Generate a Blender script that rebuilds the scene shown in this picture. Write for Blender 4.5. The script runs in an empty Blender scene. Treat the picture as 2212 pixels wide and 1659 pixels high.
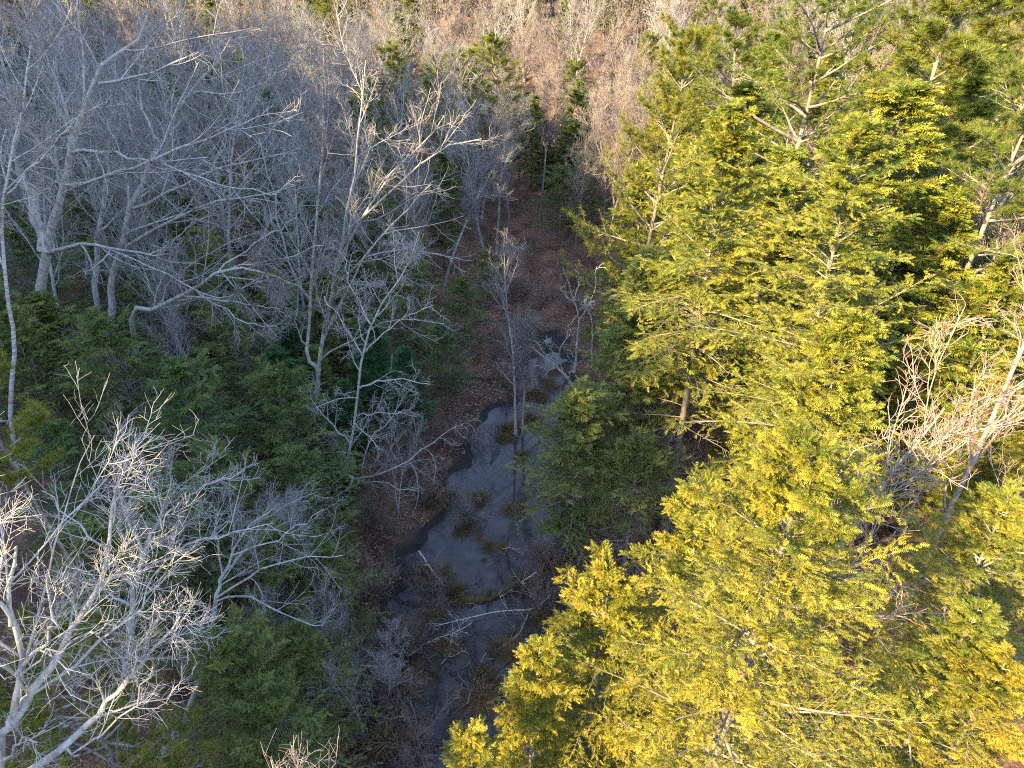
import bpy, math, numpy as np
R = math.radians
rng = np.random.default_rng(11)
sc = bpy.context.scene
COL = sc.collection

# ------------------------------------------------------------------ camera
CAMZ, PITCH, F = 28.0, R(33.0), 1495.0          # F in pixels of a 2212 px wide frame
cam_d = bpy.data.cameras.new("camera"); cam = bpy.data.objects.new("camera", cam_d); COL.objects.link(cam)
cam.location = (0, 0, CAMZ); cam.rotation_euler = (R(90) - PITCH, 0, 0)
cam_d.sensor_width = 36; cam_d.lens = 36 * F / 2212; cam_d.clip_start = 0.1; cam_d.clip_end = 4000
sc.camera = cam

def ray(px, py):
    u, v = (px - 1106) / F, (py - 829.5) / F
    return np.array([u, math.cos(PITCH) - v * math.sin(PITCH), -math.sin(PITCH) - v * math.cos(PITCH)])
def P(px, py, y):                                 # point of the photo at distance y ahead
    d = ray(px, py); t = y / d[1]
    return np.array([d[0] * t, y, CAMZ + d[2] * t])
def G0(px, py, z=0.0):                            # point of the photo on level z
    d = ray(px, py); t = (z - CAMZ) / d[2]
    return np.array([d[0] * t, d[1] * t, z])

# ------------------------------------------------------------------ terrain
EDG = [(1659, 815, 1190), (1500, 815, 1190), (1400, 820, 1200), (1300, 840, 1240), (1200, 880, 1240), (1100, 960, 1210),
       (1000, 985, 1190), (930, 1025, 1215), (850, 1105, 1240), (790, 1150, 1225), (740, 1175, 1215)]
ys, xl, xr = [], [], []
for py, a, b in EDG:
    p, q = G0(a, py), G0(b, py); ys.append(p[1]); xl.append(p[0]); xr.append(q[0])
ys, xl, xr = map(np.array, (ys, xl, xr))
_o = np.argsort(ys); ys, xl, xr = ys[_o], xl[_o], xr[_o]
YEND = ys[-1]
_w = [(rng.uniform(0, 6.3), rng.uniform(0, 6.3)) for _ in range(40)]
def wav(x, y, s, k):
    o = 0
    for i in range(4):
        a, b = _w[(k * 4 + i) % 40]; c = math.cos(a * 3 + i); e = math.sin(a * 3 + i)
        o = o + np.sin((x * c + y * e) / s * (1 + .37 * i) + b + 1.3 * np.sin((x * e - y * c) / s * .7 + a))
    return o / 4
def sstep(t): t = np.clip(t, 0, 1); return t * t * (3 - 2 * t)
HN = np.array([-0.751, -0.660])                     # towards the sun and the hill
def hillq(x, y): return HN[0] * (x + 28) + HN[1] * y
def ground(x, y):
    x = np.asarray(x, float); y = np.asarray(y, float)
    L = np.interp(y, ys, xl); Rr = np.interp(y, ys, xr)
    d = np.maximum(L - x, x - Rr)
    d = np.where(y > YEND, np.maximum(d, (y - YEND) * .8 - .5), d)
    d = d + .75 * wav(x, y, .7, 1) + .8 * wav(x, y, 1.9, 2) + .35 * wav(x, y, .33, 7)
    bank = np.clip(d * .28, -.35, .32) + .05
    far = np.maximum(d - 2, 0)
    z = bank + far * .03 + .10 * wav(x, y, .45, 3) * np.clip((d + .6), 0, 1) + .22 * wav(x, y, 3.5, 4) * np.clip(far / 4, 0, 1)
    z = z + 2.6 * sstep((-x - 9) / 22) + 3.5 * sstep((x - 14) / 50)
    z = z + np.maximum(y - 85, 0) * .09 * sstep((y - 85) / 60) + 1.2 * wav(x, y, 19, 5) * sstep((np.hypot(x, y - 30) - 30) / 40)
    q = hillq(x, y)
    ridge = np.interp(-.660 * x + .751 * y, [-20, 3, 10, 15, 20, 33, 52, 66, 107, 160], [36, 38, 45, 54, 60, 63, 71, 71, 66, 58])
    z = z + ridge * sstep(q / 50) + 2.5 * wav(x, y, 6, 6) * sstep((q - 20) / 25)
    return z
def gz(x, y): return float(ground(x, y))

# ------------------------------------------------------------------ mesh helpers
class MB:
    def __init__(s): s.v = []; s.q = []; s.t = []; s.a = []; s.n = 0
    def add(s, v, quads=None, tris=None, tint=0.0):
        v = np.asarray(v, np.float32).reshape(-1, 3)
        if quads is not None and len(quads): s.q.append(np.asarray(quads, np.int64).reshape(-1, 4) + s.n)
        if tris is not None and len(tris): s.t.append(np.asarray(tris, np.int64).reshape(-1, 3) + s.n)
        t = np.broadcast_to(np.asarray(tint, np.float32).reshape(-1), (len(v),)) if np.ndim(tint) == 0 or len(np.atleast_1d(tint)) == len(v) else np.zeros(len(v))
        s.v.append(v); s.a.append(np.array(t, np.float32)); s.n += len(v)
    def mesh(s, name, mat, smooth=False):
        v = np.concatenate(s.v); me = bpy.data.meshes.new(name)
        q = np.concatenate(s.q) if s.q else np.zeros((0, 4), np.int64)
        t = np.concatenate(s.t) if s.t else np.zeros((0, 3), np.int64)
        me.vertices.add(len(v)); me.vertices.foreach_set('co', v.ravel())
        li = np.concatenate([q.ravel(), t.ravel()]).astype(np.int32)
        st = np.concatenate([np.arange(len(q)) * 4, len(q) * 4 + np.arange(len(t)) * 3]).astype(np.int32)
        me.loops.add(len(li)); me.loops.foreach_set('vertex_index', li)
        me.polygons.add(len(st)); me.polygons.foreach_set('loop_start', st)
        if smooth: me.polygons.foreach_set('use_smooth', np.ones(len(st), bool))
        me.update(calc_edges=True)
        at = me.attributes.new('tint', 'FLOAT', 'POINT'); at.data.foreach_set('value', np.concatenate(s.a))
        me.materials.append(mat)
        return me
def link(name, me, parent=None):
    o = bpy.data.objects.new(name, me); COL.objects.link(o)
    if parent is not None: o.parent = parent
    return o
def tag(o, label=None, cat=None, group=None, kind=None):
    if label: o['label'] = label
    if cat: o['category'] = cat
    if group: o['group'] = group
    if kind: o['kind'] = kind
    return o
def empty(name, loc, rz=0.0, label=None, cat=None, group=None):
    o = bpy.data.objects.new(name, None); COL.objects.link(o); o.empty_display_size = .2
    o.location = tuple(float(c) for c in loc); o.rotation_euler = (0, 0, rz)
    return tag(o, label, cat, group)
def nrm(a): return a / (np.linalg.norm(a, axis=-1, keepdims=True) + 1e-9)

def tubes(mb, pts, rad, sides, tint=0.0, cap=False):
    N, K, _ = pts.shape
    if N == 0: return
    T = np.gradient(pts, axis=1); T = nrm(T)
    m = nrm(pts[:, -1] - pts[:, 0]); ref = np.where(np.abs(m[:, 2:3]) < .8, np.array([[0, 0, 1.]]), np.array([[1., 0, 0]]))
    u = nrm(np.cross(T, ref[:, None, :])); v = np.cross(T, u)
    a = np.arange(sides) / sides * 2 * math.pi
    V = pts[:, :, None, :] + rad[:, :, None, None] * (np.cos(a)[None, None, :, None] * u[:, :, None, :] + np.sin(a)[None, None, :, None] * v[:, :, None, :])
    idx = np.arange(N * K * sides).reshape(N, K, sides)
    i0 = idx[:, :-1, :]; i1 = idx[:, 1:, :]
    q = np.stack([i0, np.roll(i0, -1, 2), np.roll(i1, -1, 2), i1], -1).reshape(-1, 4)
    tn = np.asarray(tint)
    tn = np.full(N * K * sides, float(tn)) if tn.ndim == 0 else np.repeat(tn.reshape(-1), K * sides)
    mb.add(V, quads=q, tint=tn)

def grow(r, P0, D, L, K, wob, trop):
    N = len(P0); p = np.array(P0, float); d = nrm(np.array(D, float)); out = [p.copy()]
    bend = r.normal(0, wob * .5, (N, 3))
    for k in range(K):
        d = d + r.normal(0, wob, (N, 3)) + bend; d[:, 2] += trop
        d = nrm(d); p = p + d * (L / K)[:, None]; out.append(p.copy())
    return np.stack(out, 1)
def sample(pts, t):                               # t (N,n) -> positions, tangents
    N, K, _ = pts.shape; f = np.clip(t, 0, .9999) * (K - 1); i = f.astype(int); w = (f - i)[..., None]
    r_ = np.arange(N)[:, None]; a = pts[r_, i]; b = pts[r_, i + 1]
    return a * (1 - w) + b * w, nrm(b - a)
def spawn(r, pts, rad, L, n, t0, t1, ang, dang, rl, rr, taper=.55, planar=None, even=False):
    N = len(pts)
    t = t0 + (t1 - t0) * (((np.arange(n)[None] + r.uniform(.1, .9, (N, n))) / n) if even else r.random((N, n)))
    p, T = sample(pts, t)
    a = ang + r.normal(0, dang, (N, n))
    if planar is None:
        x = nrm(np.cross(T, r.normal(0, 1, T.shape)))
    else:
        s = np.where((np.arange(n) % 2)[None] == 0, 1., -1.) * np.ones((N, 1))
        x = nrm(np.cross(T, np.array([0, 0, 1.])) * s[..., None] + r.normal(0, planar, T.shape))
    D = np.cos(a)[..., None] * T + np.sin(a)[..., None] * x
    K = rad.shape[1]; f = np.clip(t, 0, .9999) * (K - 1); i = f.astype(int); w = f - i; rr_ = np.arange(N)[:, None]
    rl_ = rad[rr_, i] * (1 - w) + rad[rr_, i + 1] * w
    LL = L[:, None] * rl * (1 - taper * t) * r.uniform(.55, 1.25, (N, n))
    return p.reshape(-1, 3), D.reshape(-1, 3), LL.reshape(-1), (rl_ * rr).reshape(-1)
def taper(r0, K, tip, pw=1.0):
    s = np.linspace(0, 1, K)[None] ** pw
    return r0[:, None] * (1 - s) + np.minimum(r0, tip)[:, None] * s

def resample(path, K):
    path = np.asarray(path, float)
    # smooth a polyline with Catmull-Rom and resample to K points
    p = np.vstack([2 * path[0] - path[1], path, 2 * path[-1] - path[-2]]); out = []
    n = len(path) - 1
    for s in np.linspace(0, n - 1e-6, K):
        i = int(s); f = s - i; a, b, c, d = p[i], p[i + 1], p[i + 2], p[i + 3]
        out.append(.5 * ((2 * b) + (c - a) * f + (2 * a - 5 * b + 4 * c - d) * f * f + (3 * b - a - 3 * c + d) * f ** 3))
    return np.array(out)

# ------------------------------------------------------------------ materials
def newmat(name):
    m = bpy.data.materials.new(name); m.use_nodes = True; nt = m.node_tree; nt.nodes.clear()
    out = nt.nodes.new('ShaderNodeOutputMaterial'); return m, nt, out
def N_(nt, t, **kw):
    n = nt.nodes.new(t)
    for k, v in kw.items(): setattr(n, k, v)
    return n
def mixc(nt, fac, a, b, typ='MIX'):
    n = nt.nodes.new('ShaderNodeMix'); n.data_type = 'RGBA'; n.blend_type = typ
    for s, v in ((n.inputs[0], fac), (n.inputs[6], a), (n.inputs[7], b)):
        if isinstance(v, bpy.types.NodeSocket): nt.links.new(v, s)
        elif isinstance(v, (int, float)): s.default_value = v
        else: s.default_value = (*v, 1)
    return n.outputs[2]
def noise(nt, scale, detail=3, rough=.6, coord='Object', stretch=None):
    tc = N_(nt, 'ShaderNodeTexCoord'); n = N_(nt, 'ShaderNodeTexNoise')
    n.inputs['Scale'].default_value = scale; n.inputs['Detail'].default_value = detail; n.inputs['Roughness'].default_value = rough
    src = tc.outputs[coord]
    if stretch:
        mp = N_(nt, 'ShaderNodeMapping'); mp.inputs['Scale'].default_value = stretch; nt.links.new(src, mp.inputs[0]); src = mp.outputs[0]
    nt.links.new(src, n.inputs['Vector']); return n.outputs['Fac']
def ramp(nt, fac, stops):
    r = N_(nt, 'ShaderNodeValToRGB'); nt.links.new(fac, r.inputs[0]); e = r.color_ramp.elements
    e[0].position, e[0].color = stops[0][0], (*stops[0][1], 1); e[1].position, e[1].color = stops[1][0], (*stops[1][1], 1)
    for p, c in stops[2:]:
        x = e.new(p); x.color = (*c, 1)
    return r.outputs[0]
def attr(nt, name='tint'):
    a = N_(nt, 'ShaderNodeAttribute'); a.attribute_name = name; return a.outputs['Fac']
def orand(nt): return N_(nt, 'ShaderNodeObjectInfo').outputs['Random']

def foliage(name, dark, mid, light, trans=.35, dry=(.10, .055, .02), vary=((.68, .82, .86), (1.18, 1.08, 1.0))):
    m, nt, out = newmat(name)
    c = ramp(nt, attr(nt), [(0, dark), (.5, mid), (.93, light), (1.0, dry)])
    nz = noise(nt, .55, 2); c = mixc(nt, nz, c, mixc(nt, 1.0, c, (1.25, 1.1, .75), 'MULTIPLY'))
    c = mixc(nt, orand(nt), mixc(nt, 1.0, c, vary[0], 'MULTIPLY'), mixc(nt, 1.0, c, vary[1], 'MULTIPLY'))
    d = N_(nt, 'ShaderNodeBsdfPrincipled'); d.inputs['Roughness'].default_value = .55; d.inputs['Specular IOR Level'].default_value = .25
    t = N_(nt, 'ShaderNodeBsdfTranslucent'); mx = N_(nt, 'ShaderNodeMixShader'); mx.inputs[0].default_value = trans
    nt.links.new(c, d.inputs['Base Color'])
    nt.links.new(mixc(nt, 1.0, c, (1.15, 1.25, .7), 'MULTIPLY'), t.inputs['Color'])
    nt.links.new(d.outputs[0], mx.inputs[1]); nt.links.new(t.outputs[0], mx.inputs[2]); nt.links.new(mx.outputs[0], out.inputs[0])
    return m
def bark(name, pale, dark, twig, lichen=(.36, .42, .30), lich=.62, scale=3.0, stretch=(1, 1, .35)):
    m, nt, out = newmat(name)
    n1 = noise(nt, scale * 2.2, 5, .65, stretch=stretch); c = ramp(nt, n1, [(.36, dark), (.56, pale)])
    n2 = noise(nt, scale * .8, 4, .6); f = ramp(nt, n2, [(lich, (0, 0, 0)), (lich + .05, (1, 1, 1))])
    c = mixc(nt, f, c, lichen)
    c = mixc(nt, attr(nt), c, twig)
    sb = N_(nt, 'ShaderNodeMath', operation='SUBTRACT', use_clamp=True); nt.links.new(attr(nt), sb.inputs[0]); sb.inputs[1].default_value = 1.0
    c = mixc(nt, sb.outputs[0], c, (.24, .065, .04))
    c = mixc(nt, orand(nt), mixc(nt, 1.0, c, (.78, .76, .74), 'MULTIPLY'), c)
    p = N_(nt, 'ShaderNodeBsdfPrincipled'); p.inputs['Roughness'].default_value = .8; p.inputs['Specular IOR Level'].default_value = .2
    nt.links.new(c, p.inputs['Base Color'])
    b = N_(nt, 'ShaderNodeBump'); b.inputs['Strength'].default_value = .6; b.inputs['Distance'].default_value = .03
    nt.links.new(n1, b.inputs['Height']); nt.links.new(b.outputs[0], p.inputs['Normal'])
    nt.links.new(p.outputs[0], out.inputs[0]); return m

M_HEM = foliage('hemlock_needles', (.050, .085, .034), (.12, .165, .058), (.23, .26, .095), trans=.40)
M_SUNGOLD = foliage('sunlit_gold_hemlock_needles', (.035, .072, .012), (.160, .165, .022), (.35, .285, .040), trans=.32, vary=((.88, .96, 1.0), (1.06, 1.0, .95)))  # sun's yellow put into the needle colour of the near sunlit hemlocks
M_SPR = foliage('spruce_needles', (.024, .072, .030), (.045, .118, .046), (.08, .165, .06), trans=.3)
M_SUNYEL = foliage('sunlit_yellow_green_hemlock_needles', (.032, .075, .016), (.125, .160, .030), (.29, .280, .052), trans=.34, vary=((.78, .90, .95), (1.08, 1.02, .95)))  # milder sunlit tint in the colour, for the other right bank hemlocks
M_PIN = foliage('pine_needles', (.060, .095, .020), (.14, .165, .032), (.24, .235, .055), trans=.4)
M_BARK = bark('grey_bark', (.42, .405, .41), (.19, .18, .18), (.215, .20, .21), lichen=(.26, .31, .22))
M_PALE = bark('pale_bark', (.44, .43, .43), (.24, .23, .23), (.30, .28, .285), lichen=(.30, .34, .25), lich=.66)
M_TAN = bark('tan_bark', (.22, .20, .20), (.12, .105, .10), (.22, .18, .175), lich=.7)
M_RED = bark('red_twig_bark', (.32, .29, .27), (.18, .16, .15), (.27, .20, .18), lich=.7)
M_CBARK = bark('conifer_bark', (.23, .20, .18), (.10, .08, .07), (.28, .25, .22), lich=.6)
M_BIRCH = bark('birch_bark', (.52, .50, .48), (.20, .18, .17), (.32, .28, .27), lich=.75, scale=2.0, stretch=(.3, .3, 3.0))
M_DEAD = bark('dead_wood', (.48, .47, .44), (.26, .24, .22), (.48, .46, .43), lichen=(.38, .45, .37), lich=.56)
M_WET = bark('wet_wood', (.06, .045, .04), (.025, .02, .018), (.05, .04, .036), lich=.95)
M_SHRUB = bark('shrub_stems', (.22, .165, .14), (.12, .085, .07), (.25, .18, .155), lich=.9)

# ------------------------------------------------------------------ leafless tree
def bare_mesh(seed, H=18., r0=.22, clear=.35, lean=(0, 0), n=(16, 9, 7, 4), ang=.75, up=.05, spread=.42, tip=.011,
              wob=.075, trunk=None, limbs=(), buds=0, stems=1, sides=7, autolimbs=True, l2=.5, curl=1.0):
    r = np.random.default_rng(seed)
    tr, cr = MB(), MB()
    if trunk is None:
        base = np.zeros((stems, 3)); D = np.zeros((stems, 3)); D[:, 2] = 1
        D[:, 0] = lean[0]; D[:, 1] = lean[1]
        if stems > 1: D[:, :2] += r.normal(0, .22, (stems, 2)); base[:, :2] += r.normal(0, r0 * .8, (stems, 2))
        Ls = H * r.uniform(.82, 1.0, stems) if stems > 1 else np.array([H])
        tp = grow(r, base, D, Ls, 14, wob * .42, .02)
    else:
        tp = np.stack([resample(t, 15) for t in trunk]); Ls = np.linalg.norm(np.diff(tp, axis=1), axis=2).sum(1); stems = len(tp)
        tp[:, 1:-1] += r.normal(0, r0 * .35, tp[:, 1:-1].shape)
    rr0 = np.full(stems, r0); rr0[1:] *= r.uniform(.7, .9, stems - 1) if stems > 1 else 1
    trd = taper(rr0, 15, .02, .9); trd[:, 0] *= 1.35
    tubes(tr, tp, trd, sides + 2)
    K1 = 9
    A, B, C, E = [], [], [], []
    if autolimbs and n[0]:
        p, D, L, rd = spawn(r, tp, trd, Ls, n[0], clear, .98, ang, .16, spread * 1.35, .55, .62, even=True)
        g = grow(r, p, D, L, K1, wob, up)
        A.append(g); B.append(taper(np.minimum(rd, .5 * r0), K1 + 1, tip * 1.3, .8)); C.append(L)
    for lp, lr in limbs:
        g = resample(lp, K1 + 1)[None]; g[:, 1:-1] += r.normal(0, .06, g[:, 1:-1].shape)
        A.append(g); B.append(taper(np.array([lr]), K1 + 1, tip * 2, .7)); C.append(np.array([np.linalg.norm(np.diff(g[0], axis=0), axis=1).sum()]))
    g1 = np.concatenate(A); r1 = np.concatenate(B); L1 = np.concatenate(C)
    tubes(tr, g1, r1, sides - 2, tint=.12)
    # secondary
    p, D, L, rd = spawn(r, g1, r1, L1, n[1], .16, 1., .72, .2, l2, .62, .5, even=True)
    L = np.maximum(L, .5); g2 = grow(r, p, D, L, 5, wob * 1.5 * curl, up * .9); r2 = taper(np.maximum(rd, tip * 1.2), 6, tip, .8)
    tubes(cr, g2, r2, 4, tint=.35)
    p, D, L, rd = spawn(r, g2, r2, L, n[2], .12, 1., .75, .25, .58, .7, .45, even=True)
    L = np.maximum(L, .3); g3 = grow(r, p, D, L, 4, wob * 1.9 * curl, up); r3 = taper(np.clip(rd, tip, tip * 1.8), 5, tip * .8)
    tubes(cr, g3, r3, 3, tint=.65)
    if n[3]:
        p, D, L, rd = spawn(r, g3, r3, L, n[3], .2, 1., .7, .25, .6, .75, .4)
        L = np.maximum(L, .3); g4 = grow(r, p, D, L, 3, wob * 2.1 * curl, up); r4 = taper(np.full(len(L), tip * .8), 4, tip * .55)
        tubes(cr, g4, r4, 3, tint=1.0)
    else: g4 = g3
    bd = None
    if buds:
        k = r.choice(len(g4), min(buds, len(g4)), replace=False); e = g4[k, -1]; d = nrm(g4[k, -1] - g4[k, -2])
        pts = np.stack([e - d * .02, e + d * .03, e + d * .09], 1); tubes(cr, pts, np.tile(np.array([[.010, .018, .005]]), (len(k), 1)), 4, tint=2.0)
    return tr, cr, bd
def make_bare(name, seed, mat, **kw):
    tr, cr, bd = bare_mesh(seed, **kw)
    return [('trunk', tr.mesh(name + '_trunk', mat, True)), ('branches', cr.mesh(name + '_branches', mat))]
def put(kind, parts, loc, rz, label, cat, group=None, sc_=1.0):
    o = empty(kind, loc, rz, label, cat, group)
    o.scale = (sc_, sc_, sc_) if np.ndim(sc_) == 0 else sc_
    for nm, me in parts: link(nm, me, o)
    return o

# ------------------------------------------------------------------ conifers
def frond():
    v, t = [], []
    for k in range(4):
        x = .10 + .21 * k; w = .34 * (1 - .55 * x)
        for s in (-1, 1):
            i = len(v); v += [(x - .075, 0, .02 * s), (x + .075, 0, -.02 * s), (x + .17, s * w, -.05 + .03 * (k % 2))]; t.append((i, i + 1, i + 2) if s > 0 else (i + 1, i, i + 2))
    i = len(v); v += [(.80, -.07, 0), (.80, .07, 0), (1.05, 0, -.05)]; t.append((i, i + 2, i + 1))
    return np.array(v), np.array(t)
def tuft(nb=13, seed=3, flat=.9):
    r = np.random.default_rng(seed); v, t = [], []
    for k in range(nb):
        d = nrm(np.array([.75 + r.normal(0, .3), r.normal(0, .62), r.normal(0, .5) + .12])); l = r.uniform(.75, 1.1)
        s = nrm(np.cross(d, r.normal(0, 1, 3))) * .038
        i = len(v); v += [tuple(s), tuple(-s), tuple(d * l)]; t.append((i, i + 1, i + 2))
    return np.array(v), np.array(t)
FR = frond(); TF = [tuft(13, s) for s in (3, 4, 5)]
def stamp(r, mb, tpl, pos, dirx, size, roll=.35, tintr=(0, .95), tc=None):
    v, t = tpl; N = len(pos)
    X = nrm(dirx); Z = np.zeros_like(X); Z[:, 2] = 1; Z = Z + r.normal(0, roll, X.shape)
    Y = nrm(np.cross(Z, X)); Z = np.cross(X, Y)
    V = pos[:, None] + size[:, None, None] * (v[None, :, 0:1] * X[:, None] + v[None, :, 1:2] * Y[:, None] + v[None, :, 2:3] * Z[:, None])
    idx = t[None] + (np.arange(N) * len(v))[:, None, None]
    tn = np.clip(r.normal((tintr[0] + tintr[1]) / 2, (tintr[1] - tintr[0]) / 4, N), 0, .95)
    if tc is not None: tn = np.clip(tc + r.normal(0, .12, N), 0, .95)
    tn = np.where(r.random(N) < .02, 1.0, tn)
    mb.add(V, tris=idx, tint=np.repeat(tn, len(v)))
def hemlock_mesh(seed, H=18., Rc=3.6, r0=.2, t0=.18, nb=110, n2=14, m=5, fs=.34, droop=-.035, lean=(0, 0), dead=0, shape=.75, rise=.25, trunk=None, ragged=.25, roll=.75):
    r = np.random.default_rng(seed); tr, br, fo = MB(), MB(), MB()
    if trunk is None: tp = grow(r, np.zeros((1, 3)), np.array([[lean[0], lean[1], 1.]]), np.array([H]), 14, .004, .01)
    else: tp = resample(trunk, 15)[None]
    trd = taper(np.array([r0]), 15, .015, .9); trd[:, 0] *= 1.3; tubes(tr, tp, trd, 8)
    t = t0 + (1 - t0) * ((np.arange(nb) + r.uniform(0, 1, nb)) / nb) ** .9; t = np.clip(t, 0, .995)
    p, T = sample(tp, t[None]); p = p[0]
    s = (t - t0) / (1 - t0)
    L = Rc * ((1 - s) ** shape * .93 + .07) * np.clip(r.normal(1, ragged, nb), .45, 1.5)
    low = np.clip(s / .15, .55, 1); L *= low
    az = np.arange(nb) * 2.399963 + r.normal(0, .35, nb); el = rise + .5 * s + r.normal(0, .1, nb)
    D = np.stack([np.cos(az) * np.cos(el), np.sin(az) * np.cos(el), np.sin(el)], 1)
    g1 = grow(r, p, D, L, 7, .05, droop); r1 = taper(.012 + .009 * L, 8, .005); tubes(br, g1, r1, 4, tint=.3)
    p, D, L2, rd = spawn(r, g1, r1, L, n2, .16, 1., .85, .18, .42, .6, .62, planar=.18, even=True)
    L2 = np.maximum(L2, .22); g2 = grow(r, p, D, L2, 3, .08, droop * 1.6); r2 = taper(np.clip(rd, .004, .007), 4, .003); tubes(br, g2, r2, 3, tint=.6)
    # fronds along the secondary branches and along the tips of the branches
    tt = .12 + .88 * (np.arange(m)[None] + r.uniform(0, 1, (len(g2), m))) / m
    q, T = sample(g2, tt); sgn = np.where((np.arange(m) % 2)[None] == 0, 1, -1)[..., None]
    X = T + np.cross(T, np.array([0, 0, 1.])) * sgn * r.uniform(.2, .9, tt.shape)[..., None] + r.normal(0, .14, T.shape); X[..., 2] -= .10
    q = q + np.array([0, 0, .03]) + r.normal(0, .025, q.shape)
    bt = np.repeat(r.uniform(.1, .55, nb), n2)[:, None] + .40 * tt                 # each bough its own tone, new growth at the tips paler
    stamp(r, fo, FR, q.reshape(-1, 3), X.reshape(-1, 3), fs * r.uniform(.6, 1.25, q.shape[0] * m), roll, tc=bt.reshape(-1))
    m1 = 8 + n2; tt = .18 + .82 * r.random((nb, m1)) ** .8; q, T = sample(g1, tt); X = T + r.normal(0, .55, T.shape) * np.array([1, 1, .3]); q = q + np.array([0, 0, .03])
    stamp(r, fo, FR, q.reshape(-1, 3), X.reshape(-1, 3), fs * r.uniform(.8, 1.35, nb * m1), roll, tc=(.25 + .6 * tt).reshape(-1))
    # leader
    q = tp[0, -1][None] + r.normal(0, .05, (10, 3)) - np.array([[0, 0, 1.]]) * r.uniform(0, .8, (10, 1)); X = r.normal(0, .5, (10, 3)); X[:, 2] = 1
    stamp(r, fo, FR, q, X, np.full(10, fs))
    if dead:
        td = .06 + (t0 + .10) * r.random(dead); pd, _ = sample(tp, td[None]); pd = pd[0]; az = r.uniform(0, 6.28, dead)
        D = np.stack([np.cos(az), np.sin(az), r.normal(.05, .15, dead)], 1); Ld = Rc * r.uniform(.4, .85, dead)
        gd = grow(r, pd, D, Ld, 6, .07, -.03); rdd = taper(.012 + .008 * Ld, 7, .006); tubes(br, gd, rdd, 4, tint=.8)
        p, D, L2, rd = spawn(r, gd, rdd, Ld, 9, .2, 1., .9, .2, .32, .6, .5, planar=.25); g = grow(r, p, D, np.maximum(L2, .3), 4, .1, -.03)
        tubes(br, g, taper(np.maximum(rd, .007), 5, .005), 3, tint=1.)
        p, D, L3, rd = spawn(r, g, taper(np.maximum(rd, .007), 5, .005), np.maximum(L2, .3), 4, .2, 1., .9, .2, .5, .8, .4); g = grow(r, p, D, L3, 3, .1, -.02)
        tubes(br, g, taper(np.full(len(g), .006), 4, .004), 3, tint=1.)
    return tr, br, fo
def pine_mesh(seed, H=20., Rc=4., r0=.25, t0=.3, whorls=14, per=5, n2=12, m=4, ts=.26, lean=(0, 0), shape=.6, upc=.05, trunk=None):
    r = np.random.default_rng(seed); tr, br, fo = MB(), MB(), MB()
    if trunk is None: tp = grow(r, np.zeros((1, 3)), np.array([[lean[0], lean[1], 1.]]), np.array([H]), 14, .014, .01)
    else: tp = resample(trunk, 15)[None]
    trd = taper(np.array([r0]), 15, .02, .9); trd[:, 0] *= 1.3; tubes(tr, tp, trd, 8)
    nb = whorls * per; w = np.repeat(np.arange(whorls), per); s = (w + r.normal(0, .12, nb)) / whorls; s = np.clip(s, 0, .99); t = t0 + (1 - t0) * s
    p, _ = sample(tp, t[None]); p = p[0]
    L = Rc * ((1 - s) ** shape * .88 + .12) * np.clip(r.normal(1, .28, nb), .35, 1.5) * np.clip(.6 + s * 2, .6, 1)
    az = w * 1.1 + (np.arange(nb) % per) * 6.283 / per + r.normal(0, .3, nb); el = .12 + .55 * s + r.normal(0, .1, nb)
    D = np.stack([np.cos(az) * np.cos(el), np.sin(az) * np.cos(el), np.sin(el)], 1)
    g1 = grow(r, p, D, L, 8, .06, upc); r1 = taper(.016 + .013 * L, 9, .008); tubes(br, g1, r1, 5, tint=.1)
    p, D, L2, rd = spawn(r, g1, r1, L, n2, .30, 1., .8, .2, .40, .6, .55, planar=.3, even=True)
    L2 = np.maximum(L2, .3); g2 = grow(r, p, D, L2, 4, .1, upc * 1.6); r2 = taper(np.maximum(rd, .007), 5, .006); tubes(br, g2, r2, 3, tint=.3)
    tt = .25 + .75 * (np.arange(m)[None] + r.uniform(0, 1, (len(g2), m))) / m; q, T = sample(g2, tt); X = T + r.normal(0, .45, T.shape); X[..., 2] += .35
    q = q.reshape(-1, 3); X = X.reshape(-1, 3); sz = ts * r.uniform(.65, 1.2, len(q)); k = r.integers(0, 3, len(q))
    for i in range(3): stamp(r, fo, TF[i], q[k == i], X[k == i], sz[k == i], .8)
    tt = .6 + .4 * r.random((nb, 5)); q, T = sample(g1, tt); X = T + r.normal(0, .4, T.shape); X[..., 2] += .3
    stamp(r, fo, TF[0], q.reshape(-1, 3), X.reshape(-1, 3), ts * r.uniform(.8, 1.2, nb * 5), .8)
    return tr, br, fo
def make_con(name, fn, mat, seed, **kw):
    tr, br, fo = fn(seed, **kw)
    return [('trunk', tr.mesh(name + '_trunk', M_CBARK, True)), ('branches', br.mesh(name + '_branches', M_CBARK)), ('foliage', fo.mesh(name + '_foliage', mat))]

# ------------------------------------------------------------------ ground, water
def axis(lo, f0, f1, hi, fine):
    a = list(np.arange(f0, f1 + 1e-6, fine)); s = fine; x = f1
    while x < hi: s *= 1.22; x += s; a.append(x)
    s = fine; x = f0
    while x > lo: s *= 1.22; x -= s; a.insert(0, x)
    return np.array(a)
gx = axis(-900, -22, 20, 900, .22); gy = axis(-600, 8, 66, 1500, .24)
X, Y = np.meshgrid(gx, gy, indexing='ij'); Z = ground(X, Y)
idx = np.arange(X.size).reshape(X.shape)
mb = MB(); mb.add(np.stack([X, Y, Z], -1), quads=np.stack([idx[:-1, :-1], idx[1:, :-1], idx[1:, 1:], idx[:-1, 1:]], -1))
m, nt, out = newmat('leaf_litter_ground')
n1 = noise(nt, 9, 6, .7, 'Object'); n2 = noise(nt, .5, 4, .6, 'Object'); n3 = noise(nt, 38, 4, .7, 'Object')
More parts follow.
